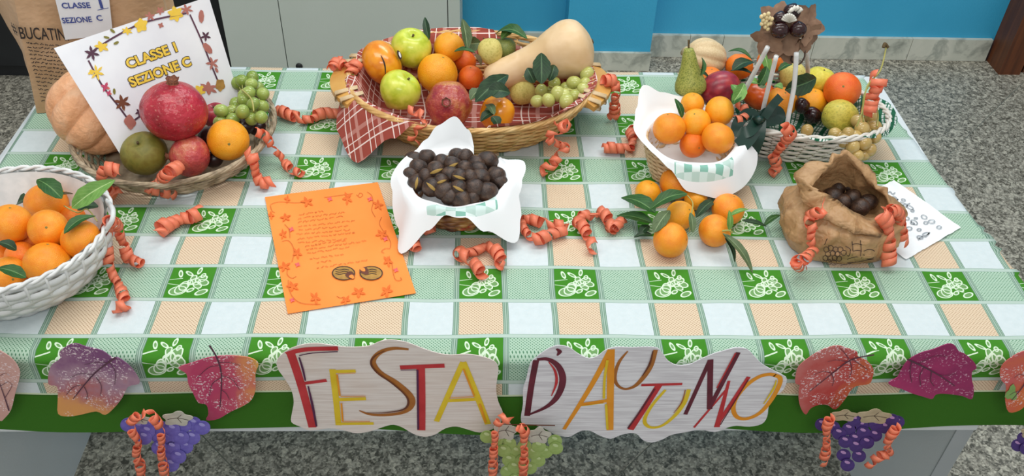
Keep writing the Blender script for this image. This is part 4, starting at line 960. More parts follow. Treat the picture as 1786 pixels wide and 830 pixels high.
gF = 'oranges in the white cane basket'
sq = fruit('squash', 'squash', f_pumpkin, 'squash', (.5063, .6868, .1129), .040, (-.9, -.1, .3), 1.2, 'small pale ribbed squash behind the long pear', 'squash', nu=80, nv=24); shared('stem', 'squash_stem', stemf(.72, .35, .22), 'squash', sq)
mg = fruit('mango', 'mango', f_mango, 'mango', (.5141, .5673, .1114), .0345, (.9, .1, .35), 1.18, 'dark red mango at the left of the white cane basket', 'mango'); shared('stem', 'mango_stem', stemf(.97, .06, .06), 'stem', mg)
pr_ = fruit('pear', 'pear_long', f_pear_long, 'pear', (.452, .566, .1255), .0315, (-.17, .22, 1), 1.0, 'long green pear standing upright at the left of the white cane basket', 'pear'); shared('stem', 'pear_long_stem', stemf(2.2, .55, .06, .05), 'stem', pr_)
orF = {}
for k, c, R, l, m, ax in (('A', (.5748, .6667, .1051), .0285, 'orange under dark leaves behind the mango', 'orange_deep', (0, .5, 1)), ('B', (.5072, .6257, .0959), .0282, 'orange peeking out above the mango', 'orange_deep', (0, 0, 1)), ('C', (.6402, .6762, .1142), .027, 'orange at the very back below the brown leaf decoration', 'orange_deep', (0, 0, 1)),
                          ('D', (.6451, .5698, .0809), .0312, 'orange behind the middle white handle rods', 'orange', (0, -.3, 1)), ('E', (.7195, .5959, .0655), .0290, 'yellow orange above the two dark chestnuts', 'clement', (0, 0, 1))):
    orF[k] = orange(c, R, l, gF, m, ax)
orF['M'] = orange((.7683, .5846, .1017), .0365, 'big puckered mandarin at the right of the white cane basket', gF, 'mandarin', toward((.77, .58, .1), .8, .25), .92, name='mandarin', cat='mandarin')
kf = fruit('persimmon', 'kaki', f_kaki, 'kaki_red', (.6133, .6186, .0675), .0325, (0, -.2, 1), 1.0, 'red orange persimmon between the white handle rods', 'persimmon'); shared('calyx', 'kaki_calyx', star(.78, .22, .62, 4, .05), 'leaf_g', kf, False)
qf = fruit('quince', 'quince', f_quince, 'quince', (.6859, .646, .0972), .0275, (.2, -.5, .6), 1.0, 'pale quince behind a dark leaf at the handle', 'quince'); shared('blossom_end', 'quince_star', star(1.02, .1, .3, 5, .04), 'stem', qf, False)
lf = fruit('lemon', 'apple', f_apple, 'lemon', (.7416, .641, .0901), .0315, (.2, .2, 1), 1.0, 'bright yellow apple behind the big mandarin', 'apple'); shared('stem', 'apple_stem', stemf(.55, .2, .05), 'stem', lf)
lf.name = 'yellow_apple'
q3 = fruit('quince', 'quince', f_quince, 'quince_y', (.7518, .5266, .0763), .0338, (-.9, -.2, .3), 1.02, 'lumpy yellow quince in front of the big mandarin', 'quince'); shared('blossom_end', 'quince_star', star(1.02, .1, .3, 5, .04), 'stem', q3, False)
chestnut(Vector((.6796, .548, T + .086)), .0165, 'left of two glossy chestnuts in the white cane basket', 'chestnuts in the white cane basket', 'chest_gloss'); chestnut(Vector((.7101, .5548, T + .0603)), .0182, 'right of two glossy chestnuts beside the yellow quince', 'chestnuts in the white cane basket', 'chest_gloss')
q = crop(1270, 0, 2.677)
G3 = [(540, 655, .075), (582, 685, .07), (635, 667, .075), (680, 592, .085), (685, 640, .078), (602, 727, .055), (660, 700, .06), (625, 600, .09), (605, 565, .095), (560, 625, .085), (668, 545, .092), (630, 718, .05), (525, 645, .065), (590, 640, .08), (645, 615, .075), (605, 660, .06), (640, 690, .055), (655, 660, .058), (560, 690, .05), (500, 625, .07)]
gb = bunch('grape_bunch', 'bunch of amber grapes hanging over the right rim of the white cane basket', [at(*q(x, y), h) for x, y, h in G3], .0133, 'grape_a', [at(*q(600, 590), .105), at(*q(625, 520), .13), at(*q(650, 400), .17), at(*q(710, 330), .19), at(*q(738, 220), .225)])
twig([at(*q(725, 222), .226), at(*q(732, 205), .231), at(*q(745, 222), .224)], .0035, 'stem', gb, 'stem_tip'); twig([at(*q(690, 350), .185), at(*q(640, 430), .16), at(*q(628, 500), .135), at(*q(632, 570), .11)], .0014, 'stem_g', gb, 'side_stem'); twig([at(*q(690, 470), .14), at(*q(700, 540), .11), at(*q(695, 590), .095)], .0014, 'stem_g', gb, 'side_stem')
tag(fruit('grape', 'grape', f_grape, 'grape_a', tuple(at(*q(368, 610), .095) - Vector((0, 0, T))), .0118, nu=20, nv=12), 'single amber grape beside the chestnuts at the white rim', 'grape')
pl = lambda x0, y0, h0, x1, y1, h1, w, mat, par, **kw: pleaf(*q(x0, y0), h0, *q(x1, y1), h1, w, mat, par, **kw)
pl(265, 420, .135, 412, 365, .14, .040, 'leaf_d', qf, up=(0, -1, .5), arch=.1); pl(150, 350, .13, 165, 400, .12, .02, 'leaf', kf); pl(60, 470, .14, 15, 395, .15, .022, 'leaf_l', mg); pl(190, 340, .14, 150, 215, .17, .02, 'leaf_l', orF['C'], up=(0, -1, .4)); pl(235, 330, .14, 300, 300, .145, .015, 'leaf', orF['C'])
pl(20, 330, .14, 120, 290, .145, .03, 'leaf_d', orF['A']); pl(0, 240, .15, 110, 275, .15, .014, 'leaf', orF['A'], arch=.2); pl(140, 400, .13, 180, 310, .15, .022, 'leaf', kf, up=(0, -1, .4)); pl(95, 385, .135, 150, 395, .13, .024, 'leaf_l', kf); pl(215, 400, .13, 255, 415, .13, .02, 'leaf_l', kf)
pl(10, 330, .13, 120, 350, .13, .012, 'leaf_d', orF['A']); pleaf(1222, 132, .16, 1224, 100, .18, .012, 'leaf', orF['B'], up=(.3, -1, 0)); pleaf(1240, 140, .12, 1200, 125, .14, .02, 'leaf_d', orF['B'])
twig([at(*q(300, 260), .235), at(*q(295, 285), .225), at(*q(330, 300), .22), at(*q(355, 270), .23), at(*q(358, 235), .24)], .0016, 'ink_dk', fb, 'tie_wire')
# bow of dark green ribbon on the cane basket
bw = empty('ribbon_bow', at(1312, 205, .10), 'dark green satin bow tied to the white cane basket', 'bow')
def loopstrip(P, w, nm, nrm):
    mb = MB(); stroke_mesh(mb, P, w, nrm, 24); mb.obj(nm, MT['bow'], bw)
q5 = crop(1090, 50, 2.963)
A5 = lambda x, y, h: at(*q5(x, y), h)
for k, (P, w) in enumerate((([A5(690, 470, .115), A5(640, 440, .125), A5(590, 480, .12), A5(580, 530, .105), A5(640, 530, .11), A5(690, 480, .118)], .022), ([A5(690, 470, .115), A5(740, 430, .125), A5(790, 425, .12), A5(800, 460, .11), A5(740, 480, .112), A5(690, 475, .12)], .020), ([A5(720, 460, .12), A5(760, 400, .14), A5(805, 350, .15)], .016))):
    loopstrip(P, w, 'loop', (0, -.75, .65))
loopstrip([A5(695, 470, .118), A5(690, 550, .10), A5(665, 620, .075), A5(625, 700, .04)], .026, 'tail', (0, -.75, .65)); loopstrip([A5(695, 470, .118), A5(640, 560, .1), A5(590, 610, .09)], .03, 'tail', (0, -.75, .65))
MB().tube([A5(670, 470, .12), A5(690, 473, .125), A5(712, 470, .12)], [.006, .009, .006], 10).obj('knot', MT['bow'], bw)
# decoration on the handle
dq = empty('leaf_decoration', TOPF, 'brown fabric leaves with glossy chestnuts and cream berries on top of the handle', 'decoration')
def lobed(center, r, nrm, rot, par, wav=.16):
    c_ = Vector(center); nrm = Vector(nrm).normalized(); tx = nrm.orthogonal().normalized(); ty = nrm.cross(tx); V = [c_ + nrm * .004]; n = 48; rings = 5
    for k in range(1, rings + 1):
        for i in range(n):
            a = 2 * pi * i / n; rr = r * k / rings * (1 + .18 * cos(5 * a) + .05 * cos(15 * a)); V.append(c_ + (tx * cos(a + rot) + ty * sin(a + rot)) * rr + nrm * (wav * r * sin(3 * a + rot) * (k / rings) ** 2 + .05 * r * abs(sin(10 * a)) * k / rings))
    F = [(0, 1 + i, 1 + (i + 1) % n) for i in range(n)] + [(1 + (k - 1) * n + i, 1 + k * n + i, 1 + k * n + (i + 1) % n, 1 + (k - 1) * n + (i + 1) % n) for k in range(1, rings) for i in range(n)]
    build('fabric_leaf', V, F, MT['bleaf'], par)
CT = lambda x, y, Y=.49: atY(*q(x, y), Y)
lobed(CT(250, 175), .036, (-.25, -.9, .5), .3, dq); lobed(CT(270, 215), .030, (0, -1, .15), 1.2, dq); lobed(CT(365, 110, .50), .034, (.4, -.8, .5), 2.0, dq); lobed(CT(375, 175, .495), .026, (.5, -.9, 0), .8, dq); lobed(CT(190, 180, .485), .028, (-.4, -.9, .1), .5, dq); lobed(CT(230, 90, .50), .03, (-.2, -.7, .7), 1.5, dq)
for x, y, R_, Y in ((243, 142, .0158, .472), (328, 138, .0148, .472), (245, 85, .0125, .485), (300, 55, .015, .50)):
    p = CT(x, y, Y); o = bpy.data.objects.new('chestnut_ornament', mesh_of('chestnut', f_chest, 'chest_gloss', 24, 14)); COL.objects.link(o); o.location = p; o.scale = (R_,) * 3; o.rotation_euler = axis_rot((random.uniform(-.4, .4), .6, 1)); attach(o, dq)
for i in range(14):
    x, y = (178 + 28 * cos(i * 2.4) * (i / 14) ** .5, 98 + 44 * sin(i * 2.4) * (i / 14) ** .5); p = CT(x, y, .478)
    o = bpy.data.objects.new('berry', mesh_of('grape', f_grape, 'berry', 20, 12)); COL.objects.link(o); o.location = p; o.scale = (.0036,) * 3; attach(o, dq)
for i in range(9):
    a = radians(20 + 17 * i); b0 = CT(285, 105, .468); tip = CT(285 + 36 * cos(a), 105 - 40 * sin(a), .463); MB().tube([b0, b0.lerp(tip, .6), tip], [.0008, .0018, .0022], 7).obj('pistil', MT['pistil'], dq)
for i in range(4): p = CT(282 + 14 * i, 60 - 12 * sin(i), .484); MB().tube([p, p + Vector((.006, 0, .008))], [.003, .004], 8).obj('petal', MT['pistil'], dq)

# ================================================================== H: crumpled brown bag of chestnuts
H_c = (.678, .246)
OUT = {180: (1383, 306, .122), 150: (1400, 290, .135), 110: (1435, 275, .148), 85: (1476, 262, .153), 60: (1510, 288, .13), 30: (1548, 328, .10), 0: (1562, 365, .078), 330: (1556, 394, .07), 300: (1530, 412, .074), 270: (1490, 408, .08), 240: (1440, 382, .086), 210: (1402, 350, .10)}
RIM = {180: (1422, 325, .122), 150: (1438, 300, .137), 110: (1452, 277, .149), 85: (1478, 270, .150), 60: (1503, 300, .125), 30: (1538, 335, .095), 0: (1553, 360, .08), 330: (1540, 374, .075), 300: (1515, 381, .078), 270: (1492, 371, .088), 240: (1469, 357, .10), 210: (1446, 341, .112)}
tO = tab([(a, *at(*v)) for a, v in OUT.items()]); tR = tab([(a, *at(*v)) for a, v in RIM.items()])
NA2 = 168; rows = []
def sup(a, rx, ry, z, p=.72):
    c_, s_ = cos(a), sin(a); return Vector((H_c[0] + rx * (abs(c_) ** p) * (1 if c_ >= 0 else -1), H_c[1] + ry * (abs(s_) ** p) * (1 if s_ >= 0 else -1), T + z))
def crum(p, k, sd=0):
    v = p * 38 + Vector((sd, 0, 0)); n1 = noise.voronoi(v, distance_metric='DISTANCE')[0]; return (n1[1] - n1[0] - .35) * .011 * k + noise.noise(p * 22) * .008 * k - abs(noise.noise(p * 30)) * .015 * k + .004 * k
for lev in range(20):
    r = []
    for i in range(NA2):
        a = 2 * pi * i / NA2; dg = math.degrees(a); o_, m_ = Vector(tO(dg)), Vector(tR(dg)); base_ = sup(a, .094, .076, .006); low = sup(a, .106, .088, .035, .85); mid = sup(a, .104, .084, .068, .95)
        inn = m_.lerp(Vector((H_c[0], H_c[1], m_.z)), .12)
        if lev <= 3: p = base_.lerp(low, sin(pi / 2 * lev / 3))
        elif lev <= 6: p = low.lerp(mid, (lev - 3) / 3)
        elif lev <= 11:
            f = (lev - 6) / 5; p = mid.lerp(o_, f) - Vector((cos(a), sin(a), 0)) * .012 * sin(pi * f)
        elif lev <= 14: f = (lev - 11) / 3; p = o_.lerp(m_, f) + Vector((0, 0, .003 * sin(pi * f)))
        else:
            f = (lev - 14) / 5; tgt = sup(a, .070, .055, .045); p = m_.lerp(tgt, f) + Vector((cos(a), sin(a), 0)) * .012 * sin(pi * f)
        k = .25 if lev < 2 else (1 if lev < 8 else 1.15)
        rad = Vector((cos(a), sin(a), .25)).normalized(); p = p + rad * crum(p, k) * (1 if lev != 14 else .6)
        if 8 <= lev <= 12 and 195 < dg < 345: p += rad * .004 * sin(lev * 3.1 + .3 * sin(a * 9))
        p.z = max(p.z, T + .004); r.append(p)
    rows.append(r)
mb = MB(); mb.grid(rows, True); n0 = len(mb.V); mb.add(rows[0], [tuple(range(NA2 - 1, -1, -1))]); mb.add(rows[-1], [tuple(range(NA2))])
hb = tag(mb.obj('crumpled_bag', MT['kraft_d']), 'open crumpled brown paper bag of chestnuts printed with grapes', 'bag')
for x, y, hh, R_ in ((1452, 342, .070, .018), (1470, 352, .068, .0165), (1500, 362, .068, .0185), (1487, 345, .064, .017), (1515, 352, .062, .0165), (1480, 326, .060, .0165), (1460, 330, .058, .0165)):
    chestnut(at(x, y, hh), R_, 'dark chestnut inside the open crumpled paper bag', 'chestnuts in the crumpled bag', 'chest')
# printed grapes on the bag front: projected on the crumpled surface
from mathutils.bvhtree import BVHTree
bvh = BVHTree.FromPolygons([v for v in mb.V], [f for f in mb.F if len(f) == 4])
def onH(u, v, e=.0012):
    d = ray(u, v).normalized(); h_ = bvh.ray_cast(CAMLOC, d); return (h_[0] - d * e) if h_[0] is not None else at(u, v, .05)
q8 = crop(1330, 250, 3.458); mb = MB()
def ring(mb, x, y, r, f, w, nrm, asp=1, n=14, rot=0):
    P = [];
    for i in range(n + 1):
        a = 2 * pi * i / n; X_, Y_ = r * cos(a), r * asp * sin(a); P.append(f(*(x + X_ * cos(rot) - Y_ * sin(rot), y + X_ * sin(rot) + Y_ * cos(rot))))
    stroke_mesh(mb, P, w, nrm, smooth=False)
fH = lambda x, y: onH(*q8(x, y)); nH = (.1, -.8, .6)
for x, y in ((385, 640), (412, 632), (440, 640), (395, 668), (425, 662), (452, 668), (380, 692), (408, 695), (436, 692), (462, 695), (400, 715), (430, 718), (470, 640), (490, 660)): ring(mb, x, y, 16, fH, .0011, nH)
for P in (((360, 580), (375, 610), (390, 575), (400, 620)), ((340, 685), (360, 720), (375, 700)), ((500, 620), (530, 640), (520, 680), (500, 660)), ((510, 700), (560, 685), (600, 690), (560, 715), (470, 735)), ((540, 590), (545, 640), (540, 690)), ((590, 585), (595, 640), (590, 680)), ((540, 610), (570, 605), (600, 612)), ((545, 650), (575, 645), (600, 650)), ((510, 720), (580, 715), (650, 700), (700, 705)), ((610, 650), (640, 640), (675, 650), (670, 690), (630, 695), (610, 670))):
    stroke_mesh(mb, [fH(*p) for p in P], .0012, nH)
mb.obj('printed_grapes', MT['ink_dk'], hb, False)

# ================================================================== I: printed napkin, J: orange letter
def sheet(name, label, cat, C4, mat, nx=24, ny=24, h=.0028, th=.0006, wob=.0006, jag=0):
    rows = [];
    for j in range(ny + 1):
        r = []
        for i in range(nx + 1):
            s, t = i / nx, j / ny; p = C4[3].lerp(C4[2], s).lerp(C4[0].lerp(C4[1], s), t); e = 0
            if jag and (i in (0, nx) or j in (0, ny)): p = p.lerp((C4[0] + C4[2]) / 2, jag * random.random())
            p = Vector((p.x, p.y, T + h + wob * (1 + noise.noise(p * 14)))); r.append(p)
        rows.append(r)
    mb = MB(); mb.grid(rows); mb.grid([[p - Vector((0, 0, th)) for p in r[::-1]] for r in rows])
    rim_ = rows[0] + [r[-1] for r in rows[1:]] + rows[-1][-2::-1] + [r[0] for r in rows[-2:0:-1]]
    mb.grid([rim_, [p - Vector((0, 0, th)) for p in rim_]], True)
    return tag(mb.obj(name, mat, smooth=False), label, cat)
a_, b_, c_ = at(1558, 316), at(1676, 400), at(1579, 457); d_ = a_ + (c_ - b_)
nk = sheet('printed_napkin', 'white paper napkin with grey print lying right of the crumpled bag', 'napkin', [a_, b_, c_, d_], MT['napkin_w'], h=.0035, wob=.0015, jag=.02)
mb = MB(); fN = lambda x, y: at(*q8(x, y), .0072)
for x, y, r, a, ro in ((975, 443, 18, .6, .4), (1020, 470, 20, .5, 0), (985, 478, 12, .7, 0), (915, 475, 22, .5, .5), (885, 512, 17, .6, 0), (945, 520, 12, .6, 0), (1065, 505, 14, .6, 0), (870, 450, 16, .6, .4), (830, 375, 22, .5, .3), (890, 385, 22, .4, .5), (860, 375, 14, .5, 0), (800, 330, 18, .4, .7), (905, 405, 10, .6, 0), (950, 565, 18, .5, .2), (985, 545, 20, .4, -.3), (925, 450, 10, .5, 0), (850, 340, 12, .5, .3), (905, 480, 12, .5, .3)): ring(mb, x, y, r, fN, .0020, (0, 0, 1), a, rot=ro)
for P in (((750, 300), (770, 290), (785, 305), (800, 295)), ((765, 330), (800, 345), (820, 335)), ((830, 350), (870, 365), (890, 360)), ((940, 580), (960, 560), (985, 560), (1010, 535))): stroke_mesh(mb, [fN(*p) for p in P], .0022, (0, 0, 1))
mb.obj('print', MT['ink_grey'], nk, False)
J4 = [at(462.5, 347), at(659, 321), at(725.6, 514.5), at(502.6, 550.5)]
lt = sheet('orange_letter', 'bright orange handwritten sheet with drawn leaf border lying on the tablecloth', 'letter', J4, MT['orange_paper'], h=.0042, wob=.0006)
qj = crop(440, 300, 3.193); fJ = lambda x, y, e=0: at(*qj(x, y), .0062 + e)
rl = random.Random(5); mb = MB()
LINES = [(260, 235, 410, 215), (255, 258, 520, 222), (255, 278, 505, 245), (255, 300, 580, 270), (260, 322, 535, 298), (245, 345, 555, 320), (250, 372, 575, 335), (255, 392, 530, 372), (295, 412, 520, 378), (300, 432, 635, 380), (305, 452, 540, 415), (320, 482, 515, 455), (360, 502, 440, 492), (360, 532, 640, 490)]
for x0, y0, x1, y1 in LINES:
    x = 0; L = x1 - x0
    while x < L - 8:
        l = rl.uniform(10, 42); l = min(l, L - x); P = [fJ(x0 + x + l * i / 5, y0 + (y1 - y0) * (x + l * i / 5) / L + rl.uniform(-5, 5)) for i in range(6)]
        stroke_mesh(mb, P, .0011, (0, 0, 1), smooth=False); x += l + rl.uniform(6, 12)
mb.obj('handwriting', MT['ink_brown'], lt, False)
mb = MB()
for P in (((100, 180), (150, 165), (250, 170), (330, 158)), ((100, 185), (110, 215), (125, 225)), ((580, 125), (600, 140), (615, 125), (600, 115), (590, 130)), ((640, 110), (665, 130), (672, 170), (665, 210), (685, 250)), ((720, 250), (708, 285), (725, 320), (750, 350), (770, 390), (768, 420)), ((768, 425), (740, 425), (720, 440), (735, 450)), ((750, 470), (775, 500), (785, 560), (800, 600), (830, 600), (825, 585)), ((180, 290), (205, 320), (210, 365)), ((165, 385), (200, 380), (225, 410), (232, 450), (220, 500)), ((195, 540), (195, 570), (220, 590), (245, 580)), ((200, 600), (205, 650), (230, 700), (280, 730), (380, 735)), ((400, 140), (480, 130), (560, 118)), ((470, 690), (490, 700), (510, 695))):
    stroke_mesh(mb, [fJ(*p) for p in P], .0011, (0, 0, 1))
mb.obj('vine', MT['ink_brown'], lt, False)
fJb = lambda x, y, e=0: fJ(x, y, .0004)
for x, y, r, k in ((305, 165, 26, 5), (530, 145, 26, 5), (185, 252, 22, 5), (172, 345, 20, 5), (250, 450, 24, 5), (180, 525, 26, 5), (225, 635, 26, 5), (350, 700, 26, 5), (520, 712, 22, 5), (592, 668, 28, 5), (748, 662, 28, 5), (755, 495, 24, 5), (722, 345, 26, 5), (700, 182, 24, 5), (195, 150, 16, 4), (105, 240, 16, 4)):
    blot(x, y, r, 'ink_rust', k, .55, .75, rl.uniform(0, 3), lt, fJb, nm='drawn_leaf')
for x, y in ((432, 150), (655, 150), (218, 318), (252, 515), (222, 712), (742, 372), (800, 545)): blot(x, y, 12, 'ink_pink', 4, .4, .9, 0, lt, fJb, nm='drawn_flower')
for cx, cy, sgn in ((508, 562, 1), (662, 562, -1)):
    def fj2(x, y, e=0): return fJ(x, y, .0004 + e)
    blot(cx, cy, 64, 'ochre', 14, .06, .6, 0, lt, lambda x, y, e=0: fJ(x, y, .0003), nm='drawn_chestnut_husk')
    mb = MB(); ring(mb, cx, cy, 62, lambda x, y: fJ(x, y, .0008), .0018, (0, 0, 1), .6, 30)
    for k in range(3): stroke_mesh(mb, [fJ(cx - 45 + 25 * i, cy - 22 + 12 * k + 5 * (i % 2), .0008) for i in range(4)], .0016, (0, 0, 1))
    mb.obj('drawn_outline', MT['ink_dk'], lt, False)
    blot(cx + sgn * 38, cy + sgn * 12, 27, 'brown_d', 3, .12, .75, .4, lt, lambda x, y, e=0: fJ(x, y, .0010), nm='drawn_chestnut'); blot(cx + sgn * 46, cy + sgn * 20, 15, 'orange_paper', 3, .1, .7, .4, lt, lambda x, y, e=0: fJ(x, y, .0013), nm='drawn_chestnut_light')

# ================================================================== curling ribbons
rb = ribbon
rb('coral ribbon coil lying between the twig basket and the oval basket', [(488, 199, .009), (515, 209, .01), (540, 212, .009), (562, 204, .01), (590, 203, .009)], .0098, .017, .95)
rb('coral ribbon coil lying below the twig basket on a white square', [(276, 411, .011), (297, 396, .012), (318, 387, .009), (335, 385, .009), (352, 377, .010)], .0112, .015, .95)
rb('zigzag coral ribbon lying in front of the chestnut bowl', [(840, 482, .010), (822, 458, .010), (803, 447, .010), (830, 440, .011), (848, 432, .011), (862, 440, .011), (872, 455, .010), (870, 468, .009)], .0090, .017, .92)
rb('coral ribbon in a folded loop right of the chestnut bowl', [(984, 400, .009), (960, 397, .009), (938, 392, .009), (918, 387, .009), (911, 400, .006), (925, 418, .007), (940, 423, .008), (960, 414, .0095), (984, 406, .0095)], .0088, .017, .98)
rb('branching coral ribbon left of the loose oranges', [(1034, 437, .009), (1024, 415, .009), (1015, 400, .009), (1008, 392, .009), (1018, 378, .01), (1033, 381, .009), (1046, 372, .010), (1058, 385, .010), (1068, 402, .009), (1082, 392, .008)], .0085, .018, .98)
rb('coral ribbon coil between the oval basket and the small pale basket', [(1055, 263, .009), (1078, 264, .009), (1098, 262, .010), (1103, 245, .012), (1100, 232, .012), (1122, 228, .010)], .0090, .015, 1.0)
rb('coral ribbon curling over the left front rim of the twig basket', [(207, 298, .075), (185, 295, .078), (178, 310, .06), (180, 325, .04), (200, 342, .015), (205, 350, .011)], .010, .015, 1.0)
rb('coral ribbon hanging over the front rim of the twig basket', [(312, 290, .088), (292, 303, .085), (278, 318, .055), (262, 328, .045), (290, 334, .03), (296, 338, .022)], .0100, .014, 1.05)
rb('inner coral ribbon dropping from the right rim of the twig basket', [(436, 262, .075), (441, 280, .06), (446, 300, .035), (456, 322, .013), (476, 322, .011)], .0090, .014, 1.05)
rb('outer coral ribbon uncoiling right of the twig basket', [(448, 230, .085), (466, 240, .07), (475, 258, .045), (492, 275, .02), (505, 295, .011), (528, 306, .011)], .0072, .012, 1.5)
rb('long coral ribbon hanging from the white basket to the front', [(188, 388, .10), (186, 415, .07), (188, 450, .045), (195, 475, .02), (206, 495, .011), (216, 520, .010), (220, 535, .010), (203, 540, .010)], .0082, .013, 1.25)
rb('short coral ribbon hanging from the white basket to the right', [(190, 385, .11), (203, 392, .085), (208, 408, .06), (216, 428, .035), (226, 452, .013), (246, 462, .012)], .0082, .013, 1.25)
rb('coral ribbon bunched at the left handle of the oval basket', [(580, 120, .10), (592, 108, .105), (605, 118, .105), (622, 110, .11), (610, 128, .10)], .0105, .014, 1.0)
rb('coral ribbon dangling under the left handle of the oval basket', [(616, 168, .07), (610, 182, .045), (607, 196, .02), (618, 200, .012)], .0115, .017, 1.2)
rb('coral ribbon strip draped over the front left rim of the oval basket', [(712, 190, .12), (735, 200, .118), (740, 214, .112), (724, 228, .095), (718, 246, .07), (726, 252, .06)], .0065, .014, 2.2)
rb('coral ribbon hanging over the front right rim of the oval basket', [(975, 210, .115), (985, 222, .105), (965, 228, .09), (960, 245, .07), (985, 258, .045), (968, 280, .03), (955, 295, .015), (945, 302, .011)], .0092, .013, 1.5)
rb('coral ribbon hanging from the right handle of the oval basket', [(1054, 140, .11), (1070, 142, .105), (1074, 160, .085), (1072, 180, .05), (1072, 198, .02), (1066, 206, .011)], .0098, .014, 1.15)
rb('short coral ribbon tucked under the napkin of the chestnut bowl', [(762, 393, .026), (745, 398, .022), (728, 408, .014), (722, 422, .011), (725, 438, .010)], .0082, .020, 1.0)
rb('coral ribbon tied at the left handle rod of the cane basket', [(1290, 180, .13), (1298, 190, .125), (1297, 205, .12), (1285, 208, .12)], .0075, .012, 1.1)
rb('coral ribbon hanging down the front of the white cane basket', [(1370, 222, .125), (1378, 235, .11), (1368, 248, .085), (1358, 262, .06), (1350, 275, .045), (1356, 288, .025), (1346, 302, .014)], .0092, .014, 1.2)
rb('coral ribbon wound round the stem of the amber grapes', [(1533, 130, .185), (1530, 148, .170), (1523, 165, .15), (1518, 182, .13), (1514, 198, .115)], .0125, .014, 1.0)
rb('coral ribbon on the left side of the crumpled paper bag', [onH(1444, 349, .014), onH(1428, 370, .012), onH(1412, 378, .012), onH(1416, 398, .012), onH(1414, 418, .012), onH(1420, 432, .012), onH(1402, 452, .012), onH(1388, 458, .012), Vector(at(1398, 468, .012))], .0085, .014, 1.35)
rb('left coral ribbon at the right corner of the crumpled bag', [at(1535, 372, .10), at(1545, 385, .09), at(1550, 410, .065), at(1550, 435, .04), at(1549, 462, .013)], .0105, .015, 1.0)
rb('right coral ribbon at the right corner of the crumpled bag', [at(1548, 368, .10), at(1566, 370, .09), at(1571, 388, .07), at(1572, 405, .05), at(1573, 422, .03)], .0090, .014, 1.05)

# ================================================================== front of the table: paper signs, leaves, grapes
SY = -.073
def fr(o, e=0.0, Y=SY): return lambda x, y: atY(*o(x, y), Y - e)
NF = (0, -1, 0)
def cutout(name, label, cat, o, pts, mat, Y=SY, bend=.004, group=None):
    P = [atY(*o(x, y), Y) for x, y in pts]; n = 4 * len(P); S = []
    m = len(P)
    for i in range(m):
        for k in range(3):
            f = k / 3; p0, p1, p2, p3 = P[i - 1], P[i], P[(i + 1) % m], P[(i + 2) % m]
            S.append(.5 * ((2 * p1) + (p2 - p0) * f + (2 * p0 - 5 * p1 + 4 * p2 - p3) * f * f + (3 * p1 - p0 - 3 * p2 + p3) * f ** 3))
    mb = MB(); slab(mb, S, NF, .0012)
    return tag(mb.obj(name, mat, smooth=False), label, cat, group)
o2 = crop(470, 570, 3.193); o3 = crop(830, 570, 3.189)
s1 = cutout('paper_sign', 'cut out paper sign reading FESTA on the table front', 'sign', o2, [(45, 180), (100, 130), (180, 100), (260, 92), (330, 100), (420, 112), (500, 112), (560, 105), (620, 80), (680, 72), (760, 85), (840, 115), (930, 145), (1010, 157), (1100, 152), (1180, 165), (1250, 190), (1275, 230), (1268, 290), (1262, 350), (1275, 420), (1300, 480), (1290, 530), (1240, 570), (1170, 588), (1100, 570), (1040, 555), (980, 565), (920, 600), (860, 612), (800, 595), (740, 560), (690, 545), (640, 555), (560, 582), (480, 592), (410, 575), (330, 565), (230, 577), (170, 555), (122, 530), (125, 480), (135, 420), (125, 360), (105, 320), (75, 275), (45, 230)], MT['sign'])
s2 = cutout('paper_sign', "cut out paper sign reading D'AUTUNNO on the table front", 'sign', o3, [(300, 210), (330, 175), (380, 135), (430, 110), (470, 103), (520, 115), (570, 150), (630, 175), (680, 160), (720, 130), (780, 112), (860, 115), (950, 112), (1010, 118), (1040, 150), (1070, 190), (1120, 213), (1190, 208), (1250, 180), (1320, 150), (1390, 130), (1450, 115), (1510, 125), (1550, 165), (1590, 205), (1650, 240), (1700, 265), (1730, 290), (1710, 350), (1660, 390), (1630, 440), (1620, 500), (1590, 540), (1520, 555), (1450, 550), (1400, 560), (1330, 585), (1250, 572), (1170, 585), (1090, 600), (1040, 625), (980, 643), (930, 630), (900, 600), (870, 590), (810, 600), (750, 622), (690, 605), (640, 580), (600, 575), (560, 590), (515, 612), (440, 598), (380, 565), (320, 545), (265, 540), (250, 510), (262, 430), (262, 350), (280, 290)], MT['sign2'])
def letter(par, o, strokes, mat, nm='painted_letter', e=.0006):
    mb = MB(); sc_ = 1 / (3.19 * 1130)
    for i, (P, w) in enumerate(strokes):
        stroke_mesh(mb, [atY(*o(*p), SY - e - .00012 * i) for p in P], [k * sc_ for k in w] if isinstance(w, (list, tuple)) else w * sc_, NF, smooth=len(P) > 2)
    mb.obj(nm, MT[mat], par, False)
def sh(par, o, strokes, mat): letter(par, o, strokes, mat, 'painted_shade', .0018)
letter(s1, o2, [([(115, 140), (150, 240), (190, 370), (240, 560)], 46), ([(95, 153), (150, 135), (230, 124), (382, 120)], 32), ([(190, 315), (318, 298)], 24)], 'red')
sh(s1, o2, [([(165, 170), (185, 235), (200, 300)], [8, 12, 8]), ([(215, 330), (240, 440), (262, 555)], [8, 14, 10]), ([(165, 160), (240, 146), (380, 138)], 7)], 'purple')
letter(s1, o2, [([(350, 236), (370, 400), (385, 548)], 34), ([(335, 250), (480, 246)], 25), ([(385, 405), (537, 400)], 28), ([(372, 540), (580, 538)], 24)], 'yellow')
sh(s1, o2, [([(376, 265), (392, 385)], 10), ([(400, 425), (408, 525)], 10), ([(380, 262), (478, 258)], 5), ([(395, 388), (535, 386)], 6), ([(405, 527), (560, 527)], 6)], 'amber')
